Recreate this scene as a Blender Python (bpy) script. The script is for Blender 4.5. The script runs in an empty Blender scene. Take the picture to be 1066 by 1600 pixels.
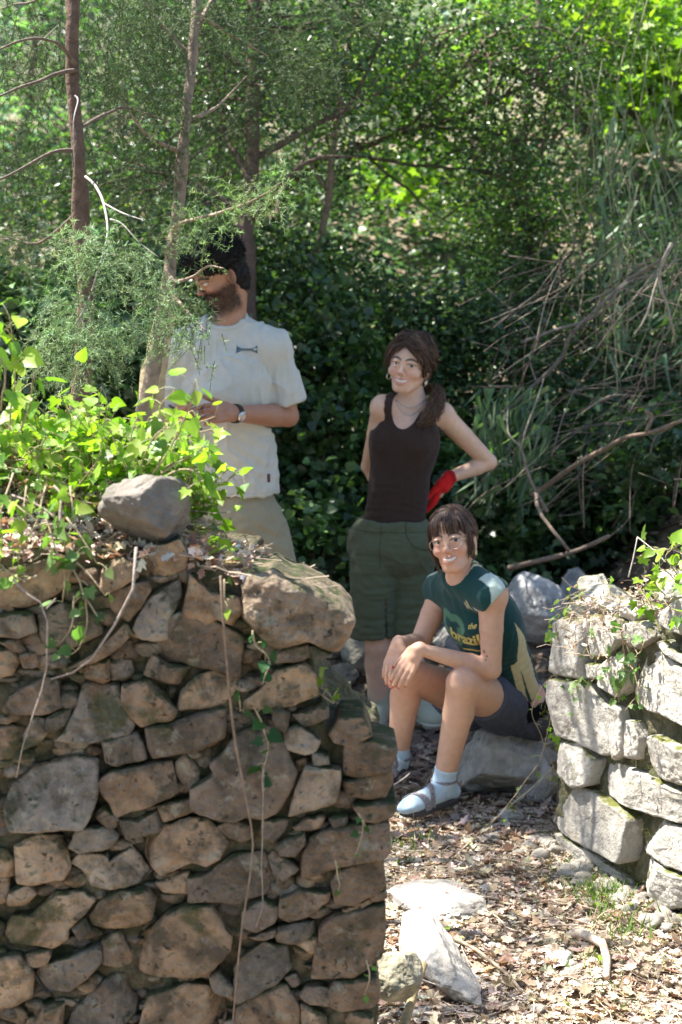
import bpy, math, random
import numpy as np
from mathutils import Vector, Matrix
from mathutils.bvhtree import BVHTree

sc = bpy.context.scene
COL = sc.collection
R = math.radians
rng = np.random.default_rng(7)
random.seed(7)

# ---------------------------------------------------------------- camera
CAM = np.array([0.0, 0.0, 2.0]); PITCH = R(8.7); FPX = 2900.0
cam_d = bpy.data.cameras.new('camera'); cam = bpy.data.objects.new('camera', cam_d); COL.objects.link(cam)
cam.location = CAM; cam.rotation_euler = (R(90) - PITCH, 0, 0)
cam_d.sensor_fit = 'VERTICAL'; cam_d.sensor_height = 36.0; cam_d.lens = FPX / 1600 * 36.0
cam_d.clip_end = 500; cam_d.clip_start = 0.05
cam_d.dof.use_dof = True; cam_d.dof.focus_distance = 4.9; cam_d.dof.aperture_fstop = 4.8
sc.camera = cam

# ---------------------------------------------------------------- light
SUN = np.array([-0.46, 0.16, 0.87]); SUN = SUN / np.linalg.norm(SUN)       # towards the sun
w = bpy.data.worlds.new('World'); sc.world = w; w.use_nodes = True
nt = w.node_tree; bg = nt.nodes['Background']
sky = nt.nodes.new('ShaderNodeTexSky'); sky.sky_type = 'NISHITA'; sky.sun_disc = False
sky.sun_elevation = math.asin(SUN[2]); sky.sun_rotation = math.atan2(SUN[0], SUN[1])
nt.links.new(sky.outputs[0], bg.inputs[0]); bg.inputs[1].default_value = 0.10
sl = bpy.data.lights.new('sun', 'SUN'); sl.energy = 5.0; sl.angle = R(0.55); sl.color = (1.0, 0.95, 0.86)
so = bpy.data.objects.new('sun', sl); COL.objects.link(so); so.location = (0, 0, 20)
so.rotation_euler = Vector(SUN).to_track_quat('Z', 'Y').to_euler()
sc.view_settings.view_transform = 'Standard'; sc.view_settings.look = 'None'
sc.view_settings.gamma = 1.0; sc.view_settings.exposure = 1.8
cy = sc.cycles
cy.max_bounces = 7; cy.diffuse_bounces = 4; cy.glossy_bounces = 2; cy.transmission_bounces = 3
cy.transparent_max_bounces = 6; cy.use_denoising = True; cy.sample_clamp_indirect = 6
cy.caustics_reflective = False; cy.caustics_refractive = False

# ---------------------------------------------------------------- picture to place
def ray(px, py):
    u = (px - 533) / FPX; v = (800 - py) / FPX
    f = np.array([0, math.cos(PITCH), -math.sin(PITCH)]); up = np.array([0, math.sin(PITCH), math.cos(PITCH)])
    return f + u * np.array([1.0, 0, 0]) + v * up
def P(px, py, Y):                      # the place at distance Y in front of the camera seen there
    d = ray(px, py); return CAM + d * (Y / d[1])
def hit_plane(px, py, o, n):
    d = ray(px, py); return CAM + d * (np.dot(np.array(o) - CAM, n) / np.dot(d, n))
def hit_z(px, py, z):
    d = ray(px, py); return CAM + d * ((z - 2.0) / d[2])
def nrm(v):
    v = np.asarray(v, float); return v / max(1e-9, np.linalg.norm(v))

# ---------------------------------------------------------------- noise
def _h(ix, iy, iz, s):
    n = (ix * 374761393 + iy * 668265263 + iz * 1274126177 + s * 974634777) & 0xffffffff
    n = ((n ^ (n >> 13)) * 1103515245) & 0xffffffff
    n = ((n ^ (n >> 16)) * 2246822519) & 0xffffffff
    return ((n ^ (n >> 15)) & 0xffff) / 65535.0
def vnoise(p, s=0):
    p = np.asarray(p, float); i = np.floor(p).astype(np.int64); f = p - i; f = f * f * (3 - 2 * f)
    r = 0
    for dx in (0, 1):
        wx = f[..., 0] if dx else 1 - f[..., 0]
        for dy in (0, 1):
            wy = f[..., 1] if dy else 1 - f[..., 1]
            for dz in (0, 1):
                wz = f[..., 2] if dz else 1 - f[..., 2]
                r = r + wx * wy * wz * _h(i[..., 0] + dx, i[..., 1] + dy, i[..., 2] + dz, s)
    return r * 2 - 1
def fbm(p, freq, octv=3, s=0):
    p = np.asarray(p, float); r = 0; a = 1.0; t = 0
    for o in range(octv):
        r = r + a * vnoise(p * freq + 17.3 * o, s + o); t += a; a *= 0.5; freq *= 2.03
    return r / t

# ---------------------------------------------------------------- meshes
def mesh_obj(name, V, F, mat, parent=None, col=None, smooth=True, uv=None):
    """F: list of index arrays, each (n,k)"""
    V = np.asarray(V, np.float32)
    if not isinstance(F, list): F = [F]
    F = [np.asarray(f, np.int32) for f in F if len(f)]
    me = bpy.data.meshes.new(name)
    me.vertices.add(len(V)); me.vertices.foreach_set('co', V.ravel())
    loops = np.concatenate([f.ravel() for f in F]); tot = np.concatenate([np.full(len(f), f.shape[1], np.int32) for f in F])
    st = np.concatenate([[0], np.cumsum(tot)[:-1]]).astype(np.int32)
    me.loops.add(len(loops)); me.loops.foreach_set('vertex_index', loops)
    me.polygons.add(len(tot)); me.polygons.foreach_set('loop_start', st); me.polygons.foreach_set('loop_total', tot)
    me.polygons.foreach_set('use_smooth', np.full(len(tot), smooth))
    if col is not None:
        col = np.asarray(col, np.float32)
        if col.ndim == 1: col = np.tile(col, (len(V), 1))
        if col.shape[1] == 3: col = np.hstack([col, np.ones((len(V), 1), np.float32)])
        a = me.color_attributes.new('Col', 'FLOAT_COLOR', 'POINT'); a.data.foreach_set('color', col.ravel())
    me.update(calc_edges=True); me.validate()
    if isinstance(mat, (list, tuple)):
        for m in mat: me.materials.append(m)
    else: me.materials.append(mat)
    o = bpy.data.objects.new(name, me); COL.objects.link(o)
    if parent is not None: o.parent = parent
    return o
def tag(o, label=None, cat=None, group=None, kind=None):
    if label: o['label'] = label
    if cat: o['category'] = cat
    if group: o['group'] = group
    if kind: o['kind'] = kind
    return o
def thing(name, label, cat, loc=(0, 0, 0), group=None):
    o = bpy.data.objects.new(name, None); COL.objects.link(o); o.empty_display_size = 0.1
    o.location = (0, 0, 0); return tag(o, label, cat, group)

class MB:
    def __init__(s): s.V = []; s.F = {}; s.C = []; s.n = 0
    def add(s, V, F, C=(1, 1, 1)):
        V = np.asarray(V, float); 
        if not isinstance(F, list): F = [F]
        for f in F:
            f = np.asarray(f, np.int64)
            if len(f): s.F.setdefault(f.shape[1], []).append(f + s.n)
        C = np.asarray(C, float)
        if C.ndim == 1: C = np.tile(C, (len(V), 1))
        s.V.append(V); s.C.append(C); s.n += len(V)
    def build(s, name, mat, parent=None, smooth=True):
        return mesh_obj(name, np.concatenate(s.V), [np.concatenate(f) for f in s.F.values()], mat, parent, np.concatenate(s.C), smooth)

def frames(pts):
    pts = np.asarray(pts, float); T = np.gradient(pts, axis=0); T /= np.linalg.norm(T, axis=1, keepdims=True) + 1e-12
    a = np.array([0, 0, 1.0]) if abs(T[0][2]) < 0.8 else np.array([1.0, 0, 0])
    N = np.zeros_like(T); n = a - T[0] * np.dot(a, T[0]); N[0] = n / np.linalg.norm(n)
    for i in range(1, len(T)):
        n = N[i - 1] - T[i] * np.dot(N[i - 1], T[i]); N[i] = n / (np.linalg.norm(n) + 1e-12)
    return T, N, np.cross(T, N)
def tube(mb, pts, rad, col=(1, 1, 1), k=6, rough=0.0, seed=0, cap=True):
    pts = np.asarray(pts, float); n = len(pts); rad = np.broadcast_to(np.asarray(rad, float), (n,))
    T, N, B = frames(pts); th = np.arange(k) * 2 * math.pi / k
    rr = rad[:, None] * np.ones(k)[None]
    if rough:
        q = pts[:, None, :] + 0 * th[None, :, None]
        q = q + rr[..., None] * (np.cos(th)[None, :, None] * N[:, None] + np.sin(th)[None, :, None] * B[:, None])
        rr = rr * (1 + rough * fbm(q * np.array([1, 1, .25]), 0.9 / max(rad.max(), 1e-4), 2, seed))
    V = pts[:, None] + rr[..., None] * (np.cos(th)[None, :, None] * N[:, None] + np.sin(th)[None, :, None] * B[:, None])
    V = V.reshape(-1, 3); i = np.arange(n - 1)[:, None] * k; j = np.arange(k)[None]; j2 = (j + 1) % k
    F = np.stack([i + j, i + j2, i + k + j2, i + k + j], -1).reshape(-1, 4); Fs = [F]
    if cap:
        V = np.vstack([V, pts[0] - T[0] * rad[0] * .3, pts[-1] + T[-1] * rad[-1] * .3]); a, b = n * k, n * k + 1
        j = np.arange(k); j2 = (j + 1) % k
        Fs.append(np.vstack([np.stack([j2, j, np.full(k, a)], -1), np.stack([(n - 1) * k + j, (n - 1) * k + j2, np.full(k, b)], -1)]))
    col = np.asarray(col, float)
    if col.ndim == 2 and len(col) == n: col = np.vstack([np.repeat(col, k, 0), col[0], col[-1]]) if cap else np.repeat(col, k, 0)
    mb.add(V, Fs, col)
def spline(ctrl, n):                     # catmull-rom
    c = np.asarray(ctrl, float)
    if len(c) == 2: return c[0] + (c[1] - c[0]) * np.linspace(0, 1, n)[:, None]
    c = np.vstack([2 * c[0] - c[1], c, 2 * c[-1] - c[-2]]); m = len(c) - 3
    t = np.linspace(0, m - 1e-6, n); i = t.astype(int); f = (t - i)[:, None]
    a, b, d, e = c[i], c[i + 1], c[i + 2], c[i + 3]
    return 0.5 * (2 * b + (d - a) * f + (2 * a - 5 * b + 4 * d - e) * f ** 2 + (3 * b - a - 3 * d + e) * f ** 3)

# ---------------------------------------------------------------- signed-distance volumes -> one continuous skin
class Vol:
    def __init__(s, lo, hi, h):
        s.lo = np.asarray(lo, np.float32); s.h = h
        s.n = np.ceil((np.asarray(hi) - s.lo) / h).astype(int) + 1
        s.a = np.full(s.n, 0.08, np.float32)
    def sub(s, lo, hi):
        i0 = np.clip(np.floor((np.asarray(lo) - s.lo) / s.h).astype(int), 0, s.n); i1 = np.clip(np.ceil((np.asarray(hi) - s.lo) / s.h).astype(int) + 1, 0, s.n)
        sl = tuple(slice(a, b) for a, b in zip(i0, i1))
        g = [s.lo[k] + s.h * np.arange(i0[k], i1[k], dtype=np.float32) for k in range(3)]
        return sl, np.stack(np.meshgrid(*g, indexing='ij'), -1)
    def op(s, fn, lo, hi, k=0.01, mode='u'):
        m = k + 0.03
        sl, p = s.sub(np.asarray(lo) - m, np.asarray(hi) + m)
        if p.size == 0: return
        d = fn(p).astype(np.float32); a = s.a[sl]
        if mode == 'u':
            h = np.clip(0.5 + 0.5 * (a - d) / k, 0, 1); s.a[sl] = np.minimum(a * (1 - h) + d * h - k * h * (1 - h), 0.08)
        elif mode == 's':                                # carve
            h = np.clip(0.5 - 0.5 * (a + d) / k, 0, 1); s.a[sl] = a * (1 - h) - d * h + k * h * (1 - h)
        elif mode == 'i':
            s.a[sl] = np.maximum(a, d)
    def cone(s, a, b, ra, rb=None, k=0.01, mode='u', flat=None, fs=1.0):
        a = np.asarray(a, float); b = np.asarray(b, float); rb = ra if rb is None else rb
        ba = b - a; L = max(1e-9, ba @ ba); rm = max(ra, rb) * 1.02
        n = nrm(flat) if flat is not None else None
        def fn(p):
            q = p - a.astype(np.float32); t = np.clip((q @ ba) / L, 0, 1); q = q - t[..., None] * ba
            if n is not None:
                c = q @ n; q = q + (c * (1 / fs - 1))[..., None] * n
                return (np.sqrt((q * q).sum(-1)) - (ra + (rb - ra) * t)) * min(1.0, (fs + 1) / 2)
            return np.sqrt((q * q).sum(-1)) - (ra + (rb - ra) * t)
        s.op(fn, np.minimum(a, b) - rm * max(1, fs), np.maximum(a, b) + rm * max(1, fs), k, mode)
    def ell(s, c, rad, M=None, k=0.01, mode='u'):
        c = np.asarray(c, float); rad = np.asarray(rad, float); M = np.eye(3) if M is None else M      # rows of M: axes
        ext = np.sqrt(((M * rad[:, None]) ** 2).sum(0))
        def fn(p):
            q = (p - c.astype(np.float32)) @ M.T; k0 = np.sqrt(((q / rad) ** 2).sum(-1)); k1 = np.sqrt(((q / rad ** 2) ** 2).sum(-1)) + 1e-9
            return k0 * (k0 - 1) / k1
        s.op(fn, c - ext, c + ext, k, mode)
    def chain(s, pts, rad, k=0.006, mode='u', flat=None, fs=1.0):
        rad = np.broadcast_to(np.asarray(rad, float), (len(pts),))
        for i in range(len(pts) - 1): s.cone(pts[i], pts[i + 1], rad[i], rad[i + 1], k, mode, flat, fs)
    def cut(s, o, n):                                    # remove the side n points to
        o = np.asarray(o, float); n = nrm(n); g = [s.lo[k] + s.h * np.arange(s.n[k], dtype=np.float32) for k in range(3)]
        d = ((g[0] - o[0]) * n[0])[:, None, None] + ((g[1] - o[1]) * n[1])[None, :, None] + ((g[2] - o[2]) * n[2])[None, None]
        s.a = np.maximum(s.a, d.astype(np.float32))
    def mesh(s, disp=None):
        a = s.a; nx, ny, nz = a.shape; ins = a < 0
        c = [ins[i:nx - 1 + i, j:ny - 1 + j, k:nz - 1 + k] for i in (0, 1) for j in (0, 1) for k in (0, 1)]
        al = c[0].copy(); an = c[0].copy()
        for q in c[1:]: al &= q; an |= q
        act = an & ~al; idx = np.argwhere(act); cid = np.full(act.shape, -1, np.int32); cid[act] = np.arange(len(idx))
        acc = np.zeros((len(idx), 3)); cnt = np.zeros(len(idx))
        cr = [(i, j, k) for i in (0, 1) for j in (0, 1) for k in (0, 1)]
        val = {q: a[idx[:, 0] + q[0], idx[:, 1] + q[1], idx[:, 2] + q[2]].astype(float) for q in cr}
        for q in cr:
            for ax in range(3):
                if q[ax] == 0:
                    r = list(q); r[ax] = 1; r = tuple(r); v0, v1 = val[q], val[r]; m = (v0 < 0) != (v1 < 0)
                    t = np.where(m, v0 / np.where(m, v0 - v1, 1), 0)
                    pt = np.tile(np.array(q, float), (len(idx), 1)); pt[:, ax] += t
                    acc += pt * m[:, None]; cnt += m
        V = (idx + acc / cnt[:, None]) * s.h + s.lo
        Q = []
        for ax in range(3):
            s0 = [slice(1, -1)] * 3; s1 = [slice(1, -1)] * 3
            s0[ax] = slice(0, -1); s1[ax] = slice(1, None)
            A = ins[tuple(s0)]; B = ins[tuple(s1)]; e = np.argwhere(A != B)
            if not len(e): continue
            off = np.ones(3, int); off[ax] = 0; e = e + off
            fl = ins[e[:, 0], e[:, 1], e[:, 2]]
            b, d = [(1, 2), (2, 0), (0, 1)][ax]
            def cc(db, dd):
                q = e.copy(); q[:, b] += db; q[:, d] += dd; return cid[q[:, 0], q[:, 1], q[:, 2]]
            q = np.stack([cc(-1, -1), cc(0, -1), cc(0, 0), cc(-1, 0)], -1); q[~fl] = q[~fl][:, ::-1]; Q.append(q)
        Q = np.concatenate(Q); Q = Q[(Q >= 0).all(1)]
        return V, Q
def relax(V, Q, it=2, f=0.5):
    for _ in range(it):
        S = np.zeros_like(V); N = np.zeros(len(V))
        for i in range(4):
            j = (i + 1) % 4
            for ax in range(3):
                S[:, ax] += np.bincount(Q[:, i], V[Q[:, j], ax], len(V)) + np.bincount(Q[:, j], V[Q[:, i], ax], len(V))
            N += np.bincount(Q[:, i], minlength=len(V)) + np.bincount(Q[:, j], minlength=len(V))
        V = V * (1 - f) + f * S / np.maximum(N, 1)[:, None]
    return V

# ---------------------------------------------------------------- materials
def mat(name, col=(1, 1, 1), rough=0.8, var=0.0, vscale=8.0, bump=0.0, bscale=60.0, trans=0.0, tcol=None, sss=0.0, spec=0.3,
        metal=0.0, attr=True, moss=None, mottling=None, bdetail=4.0, weave=0.0, sheen=0.0, coat=0.0, pits=0.0, bdist=0.004, vdet=4.0, gfade=0.0):
    m = bpy.data.materials.new(name); m.use_nodes = True; nt = m.node_tree; N = nt.nodes; L = nt.links
    b = N['Principled BSDF']; out = N['Material Output']
    def mixc(fac, a, c, t='MIX'):
        x = N.new('ShaderNodeMix'); x.data_type = 'RGBA'; x.blend_type = t
        for i, v in ((0, fac), (6, a), (7, c)):
            if hasattr(v, 'is_output') or isinstance(v, bpy.types.NodeSocket): L.new(v, x.inputs[i])
            else: x.inputs[i].default_value = v if i == 0 else (*v, 1) if len(v) == 3 else v
        return x.outputs[2]
    geo = N.new('ShaderNodeNewGeometry'); pos = geo.outputs['Position']
    def noise(scale, det=4.0, ro=0.55, dist=0.0, vec=None):
        x = N.new('ShaderNodeTexNoise'); x.inputs['Scale'].default_value = scale; x.inputs['Detail'].default_value = det
        x.inputs['Roughness'].default_value = ro; x.inputs['Distortion'].default_value = dist; L.new(vec or pos, x.inputs['Vector']); return x.outputs[0]
    def ramp(v, a, c, ca=(0, 0, 0), cc=(1, 1, 1)):
        x = N.new('ShaderNodeValToRGB'); x.color_ramp.elements[0].position = a; x.color_ramp.elements[1].position = c
        x.color_ramp.elements[0].color = (*ca, 1); x.color_ramp.elements[1].color = (*cc, 1); L.new(v, x.inputs[0]); return x.outputs[0]
    def math_(op, a, c=None):
        x = N.new('ShaderNodeMath'); x.operation = op
        for i, v in ((0, a), (1, c)):
            if v is None: continue
            if isinstance(v, bpy.types.NodeSocket): L.new(v, x.inputs[i])
            else: x.inputs[i].default_value = v
        return x.outputs[0]
    if attr:
        at = N.new('ShaderNodeAttribute'); at.attribute_name = 'Col'; c = mixc(1.0, at.outputs['Color'], col, 'MULTIPLY')
    else:
        rg = N.new('ShaderNodeRGB'); rg.outputs[0].default_value = (*col, 1); c = rg.outputs[0]
    if var:
        v = ramp(noise(vscale, vdet, 0.6), 0.28, 0.72, (1 - var,) * 3, (1 + var,) * 3); c = mixc(1.0, c, v, 'MULTIPLY')
    if mottling:                       # list of (colour, scale, lo, hi, amount)
        for mc, ms, lo, hi, am in mottling:
            f = math_('MULTIPLY', ramp(noise(ms, 6, 0.65, 0.4), lo, hi), am); c = mixc(f, c, mc)
    if pits:
        f = math_('MULTIPLY', ramp(noise(110, 3, .7), 0.60, 0.72), pits); c = mixc(f, c, (0.02, 0.018, 0.015))
    if moss:                           # (colour, scale, lo, hi, weight of upward normal)
        mc, ms, lo, hi, up = moss
        sx = N.new('ShaderNodeSeparateXYZ'); L.new(geo.outputs['Normal'], sx.inputs[0])
        f = math_('ADD', noise(ms, 6, 0.65), math_('MULTIPLY', sx.outputs[2], up)); f = ramp(f, lo, hi); c = mixc(f, c, mc)
    L.new(c, b.inputs['Base Color']); b.inputs['Roughness'].default_value = rough; b.inputs['Specular IOR Level'].default_value = spec
    b.inputs['Metallic'].default_value = metal
    if sss:
        b.inputs['Subsurface Weight'].default_value = sss; b.inputs['Subsurface Radius'].default_value = (1.0, 0.35, 0.2); b.inputs['Subsurface Scale'].default_value = 0.008
    if sheen: b.inputs['Sheen Weight'].default_value = sheen
    if coat: b.inputs['Coat Weight'].default_value = coat; b.inputs['Coat Roughness'].default_value = 0.25
    if bump or weave:
        bn = N.new('ShaderNodeBump'); bn.inputs['Strength'].default_value = bump or 0.3; bn.inputs['Distance'].default_value = bdist
        h = noise(bscale, bdetail, 0.6)
        if weave:
            wv = N.new('ShaderNodeTexWave'); wv.inputs['Scale'].default_value = weave; wv.bands_direction = 'Z'; wv.inputs['Distortion'].default_value = 1.0; L.new(pos, wv.inputs[0])
            h = math_('ADD', h, math_('MULTIPLY', wv.outputs['Fac'], 0.5))
        L.new(h, bn.inputs['Height']); L.new(bn.outputs[0], b.inputs['Normal'])
    if trans:
        t = N.new('ShaderNodeBsdfTranslucent'); tc = mixc(1.0, c, tcol or (1.6, 1.9, 0.6), 'MULTIPLY'); L.new(tc, t.inputs[0])
        ms_ = N.new('ShaderNodeMixShader'); ms_.inputs[0].default_value = trans; L.new(b.outputs[0], ms_.inputs[1]); L.new(t.outputs[0], ms_.inputs[2]); L.new(ms_.outputs[0], out.inputs[0])
    return m

# ---------------------------------------------------------------- leaves
def leaf_shape(kind):
    """points (x across, y along, z up), faces; unit length along y"""
    if kind == 'oval':
        p = [(0, 0, 0), (-.22, .3, .05), (.22, .3, .05), (0, .35, -.02), (-.2, .68, .03), (.2, .68, .03), (0, .7, -.03), (0, 1, -.08)]
        f = [(0, 3, 1), (0, 2, 3), (6, 4, 7), (5, 6, 7)]; q = [(1, 3, 6, 4), (3, 2, 5, 6)]
        return np.array(p, float), [np.array(f), np.array(q)]
    if kind == 'quad':
        p = [(0, 0, 0), (-.28, .45, .06), (.28, .45, .06), (0, 1, -.1)]
        return np.array(p, float), [np.array([(0, 2, 3), (0, 3, 1)])]
    if kind == 'ivy':
        o = [(0, .12, 0), (-.22, .0, .04), (-.42, .10, .02), (-.34, .30, .05), (-.50, .52, -.02), (-.24, .55, .05), (-.15, .78, .02), (0, 1.05, -.08),
             (.15, .78, .02), (.24, .55, .05), (.50, .52, -.02), (.34, .30, .05), (.42, .10, .02), (.22, .0, .04)]
        c = [(0, .38, -.03)]; n = len(o)
        return np.array(o + c, float), [np.array([(n, (i + 1) % n, i) for i in range(n)])]
    if kind == 'heart':
        o = [(0, .08, 0), (-.2, 0, .03), (-.42, .15, .05), (-.42, .42, .04), (-.25, .72, .0), (0, 1.05, -.12), (.25, .72, .0), (.42, .42, .04), (.42, .15, .05), (.2, 0, .03)]
        c = [(0, .4, -.05)]; n = len(o)
        return np.array(o + c, float), [np.array([(n, (i + 1) % n, i) for i in range(n)])]
    if kind == 'needle':
        return np.array([(-.06, 0, 0), (.06, 0, 0), (0, 1, 0)], float), [np.array([(0, 1, 2)])]
    if kind == 'dead':
        o = [(0, 0, 0), (-.12, .10, .03), (-.30, .16, .09), (-.26, .34, .05), (-.44, .52, .14), (-.22, .60, .05), (-.20, .84, .12), (0, 1.02, .02), (.14, .82, .13), (.22, .62, .04), (.42, .56, .15), (.27, .36, .05), (.33, .18, .10), (.12, .1, .03)]
        c = [(0, .45, -.02)]; n = len(o)
        return np.array(o + c, float), [np.array([(n, (i + 1) % n, i) for i in range(n)])]
def leaves(mb, kind, pos, dirs, nor, size, col, curl=0.0):
    """scatter leaves: dirs = growth direction, nor = face normal"""
    n = len(pos)
    if n == 0: return
    S, F = leaf_shape(kind)
    y = dirs / (np.linalg.norm(dirs, axis=1, keepdims=True) + 1e-9)
    z = nor - y * (nor * y).sum(1, keepdims=True); z /= np.linalg.norm(z, axis=1, keepdims=True) + 1e-9; x = np.cross(y, z)
    s = np.broadcast_to(np.asarray(size, float), (n,))[:, None, None]
    SS = np.tile(S[None], (n, 1, 1))
    if curl: SS[:, :, 2] *= (1 + curl * rng.normal(size=(n, 1)))
    V = pos[:, None] + s * (SS[..., 0:1] * x[:, None] + SS[..., 1:2] * y[:, None] + SS[..., 2:3] * z[:, None])
    k = len(S); off = (np.arange(n) * k)[:, None, None]
    Fs = [(f[None] + off).reshape(-1, f.shape[1]) for f in F]
    mb.add(V.reshape(-1, 3), Fs, np.repeat(col, k, 0))
def rdir(n): 
    v = rng.normal(size=(n, 3)); return v / np.linalg.norm(v, axis=1, keepdims=True)
def pal(n, cols, jit=0.15):
    c = np.array(cols, float)[rng.integers(0, len(cols), n)]
    return np.clip(c * (1 + jit * rng.normal(size=(n, 1))) * (1 + jit * .3 * rng.normal(size=(n, 3))), 0.003, 0.95)

def rock_mesh(mb, c, size, col, seed=0, sub=4, cuts=12, rough=0.06, rot=None, flat_bottom=False, det=5.0):
    r_ = np.random.default_rng(seed)
    V, F = ico(sub); V = V.copy()
    for i in range(cuts):
        n = nrm(r_.normal(size=3)); t = r_.uniform(0.55, 0.85); d = V @ n - t
        V = V - np.where(d > 0, d * 0.93, 0)[:, None] * n
    V = V + V / np.linalg.norm(V, axis=1, keepdims=True) * (rough * fbm(V, 2.2, 4, seed) * 2 + rough * .5 * fbm(V, det * 2, 3, seed + 9))[:, None]
    V = V * np.asarray(size, float)
    if rot is not None: V = V @ np.array(Matrix.Rotation(rot[2], 3, 'Z') @ Matrix.Rotation(rot[1], 3, 'Y') @ Matrix.Rotation(rot[0], 3, 'X')).T
    col = np.asarray(col, float)[None] * (1 + .12 * fbm(V, 9 / max(size), 3, seed + 4))[:, None]
    mb.add(V + np.asarray(c, float), F, np.clip(col, .01, .9))
_ico = {}
def ico(sub):
    if sub in _ico: return _ico[sub]
    t = (1 + 5 ** .5) / 2
    V = [(-1, t, 0), (1, t, 0), (-1, -t, 0), (1, -t, 0), (0, -1, t), (0, 1, t), (0, -1, -t), (0, 1, -t), (t, 0, -1), (t, 0, 1), (-t, 0, -1), (-t, 0, 1)]
    V = [tuple(nrm(v)) for v in V]
    F = [(0, 11, 5), (0, 5, 1), (0, 1, 7), (0, 7, 10), (0, 10, 11), (1, 5, 9), (5, 11, 4), (11, 10, 2), (10, 7, 6), (7, 1, 8), (3, 9, 4), (3, 4, 2), (3, 2, 6), (3, 6, 8), (3, 8, 9), (4, 9, 5), (2, 4, 11), (6, 2, 10), (8, 6, 7), (9, 8, 1)]
    for _ in range(sub):
        mid = {}; G = []
        def m(a, b):
            k = (min(a, b), max(a, b))
            if k not in mid: mid[k] = len(V); V.append(tuple(nrm([(V[a][i] + V[b][i]) / 2 for i in range(3)])))
            return mid[k]
        for a, b, c in F:
            ab, bc, ca = m(a, b), m(b, c), m(c, a); G += [(a, ab, ca), (b, bc, ab), (c, ca, bc), (ab, bc, ca)]
        F = G
    _ico[sub] = (np.array(V), np.array(F)); return _ico[sub]
# ================================================================ materials of the setting
M = {}
M['soil'] = mat('soil', (1, 1, 1), 0.95, var=.45, vscale=14, bump=1.0, bscale=90, bdist=.01, mottling=[((.10, .07, .045), 5, .45, .65, .6)])
M['stone'] = mat('stone', (.80, .74, .69), 0.88, var=.42, vscale=22, bump=1.0, bscale=70, bdist=.012, bdetail=8,
                 mottling=[((.065, .055, .038), 12, .48, .62, .8), ((.34, .34, .27), 26, .57, .66, .5), ((.28, .15, .07), 8, .55, .70, .45), ((.02, .018, .014), 55, .59, .67, .85), ((.045, .055, .018), 7, .54, .64, .75)],
                 moss=((.035, .045, .014), 22, .66, .84, .32))
M['rubble'] = mat('rubble', (1, 1, 1), 0.95, var=.5, vscale=40, bump=1.0, bscale=70, bdist=.015, bdetail=8,
                  mottling=[((.035, .048, .016), 13, .46, .62, .75), ((.14, .16, .11), 19, .58, .68, .6)])
M['limestone'] = mat('limestone', (1, 1, 1), 0.85, var=.18, vscale=20, bump=1.0, bscale=120, bdist=.006, bdetail=8, pits=.75,
                     mottling=[((.22, .18, .13), 9, .52, .68, .5), ((.62, .60, .55), 26, .55, .66, .4)], moss=((.11, .115, .025), 14, .64, .80, .26))
M['boulder'] = mat('boulder', (1, 1, 1), 0.85, var=.3, vscale=18, bump=.9, bscale=70, bdist=.008, bdetail=8,
                   mottling=[((.12, .105, .09), 8, .48, .66, .5), ((.36, .37, .33), 24, .58, .68, .4)], moss=((.05, .06, .025), 14, .80, 1.0, .3))
M['slab'] = mat('slab_stone', (1, 1, 1), .85, var=.18, vscale=16, bump=.9, bscale=90, bdist=.006, bdetail=8, pits=.4, mottling=[((.26, .22, .17), 10, .54, .68, .4)])
M['litter'] = mat('dead_leaf', (1, 1, 1), 0.7, var=.25, vscale=60, trans=.18, tcol=(1.2, .9, .6))
M['twig'] = mat('twig', (1, 1, 1), 0.8, var=.35, vscale=60, bump=.6, bscale=120)
M['leaf'] = mat('leaf', (1, 1, 1), 0.42, var=.28, vscale=25, trans=.42, spec=.35)
M['bush'] = mat('bush_leaf', (1, 1, 1), 0.33, var=.35, vscale=5, trans=.30, spec=.45)
M['needle'] = mat('needle', (1, 1, 1), 0.5, trans=.25, tcol=(1.3, 1.4, .8))
M['bark'] = mat('bark', (1, 1, 1), 0.9, var=.35, vscale=30, bump=1, bscale=60, bdist=.01)
M['grass'] = mat('grass_blade', (1, 1, 1), 0.5, trans=.3)

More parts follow.
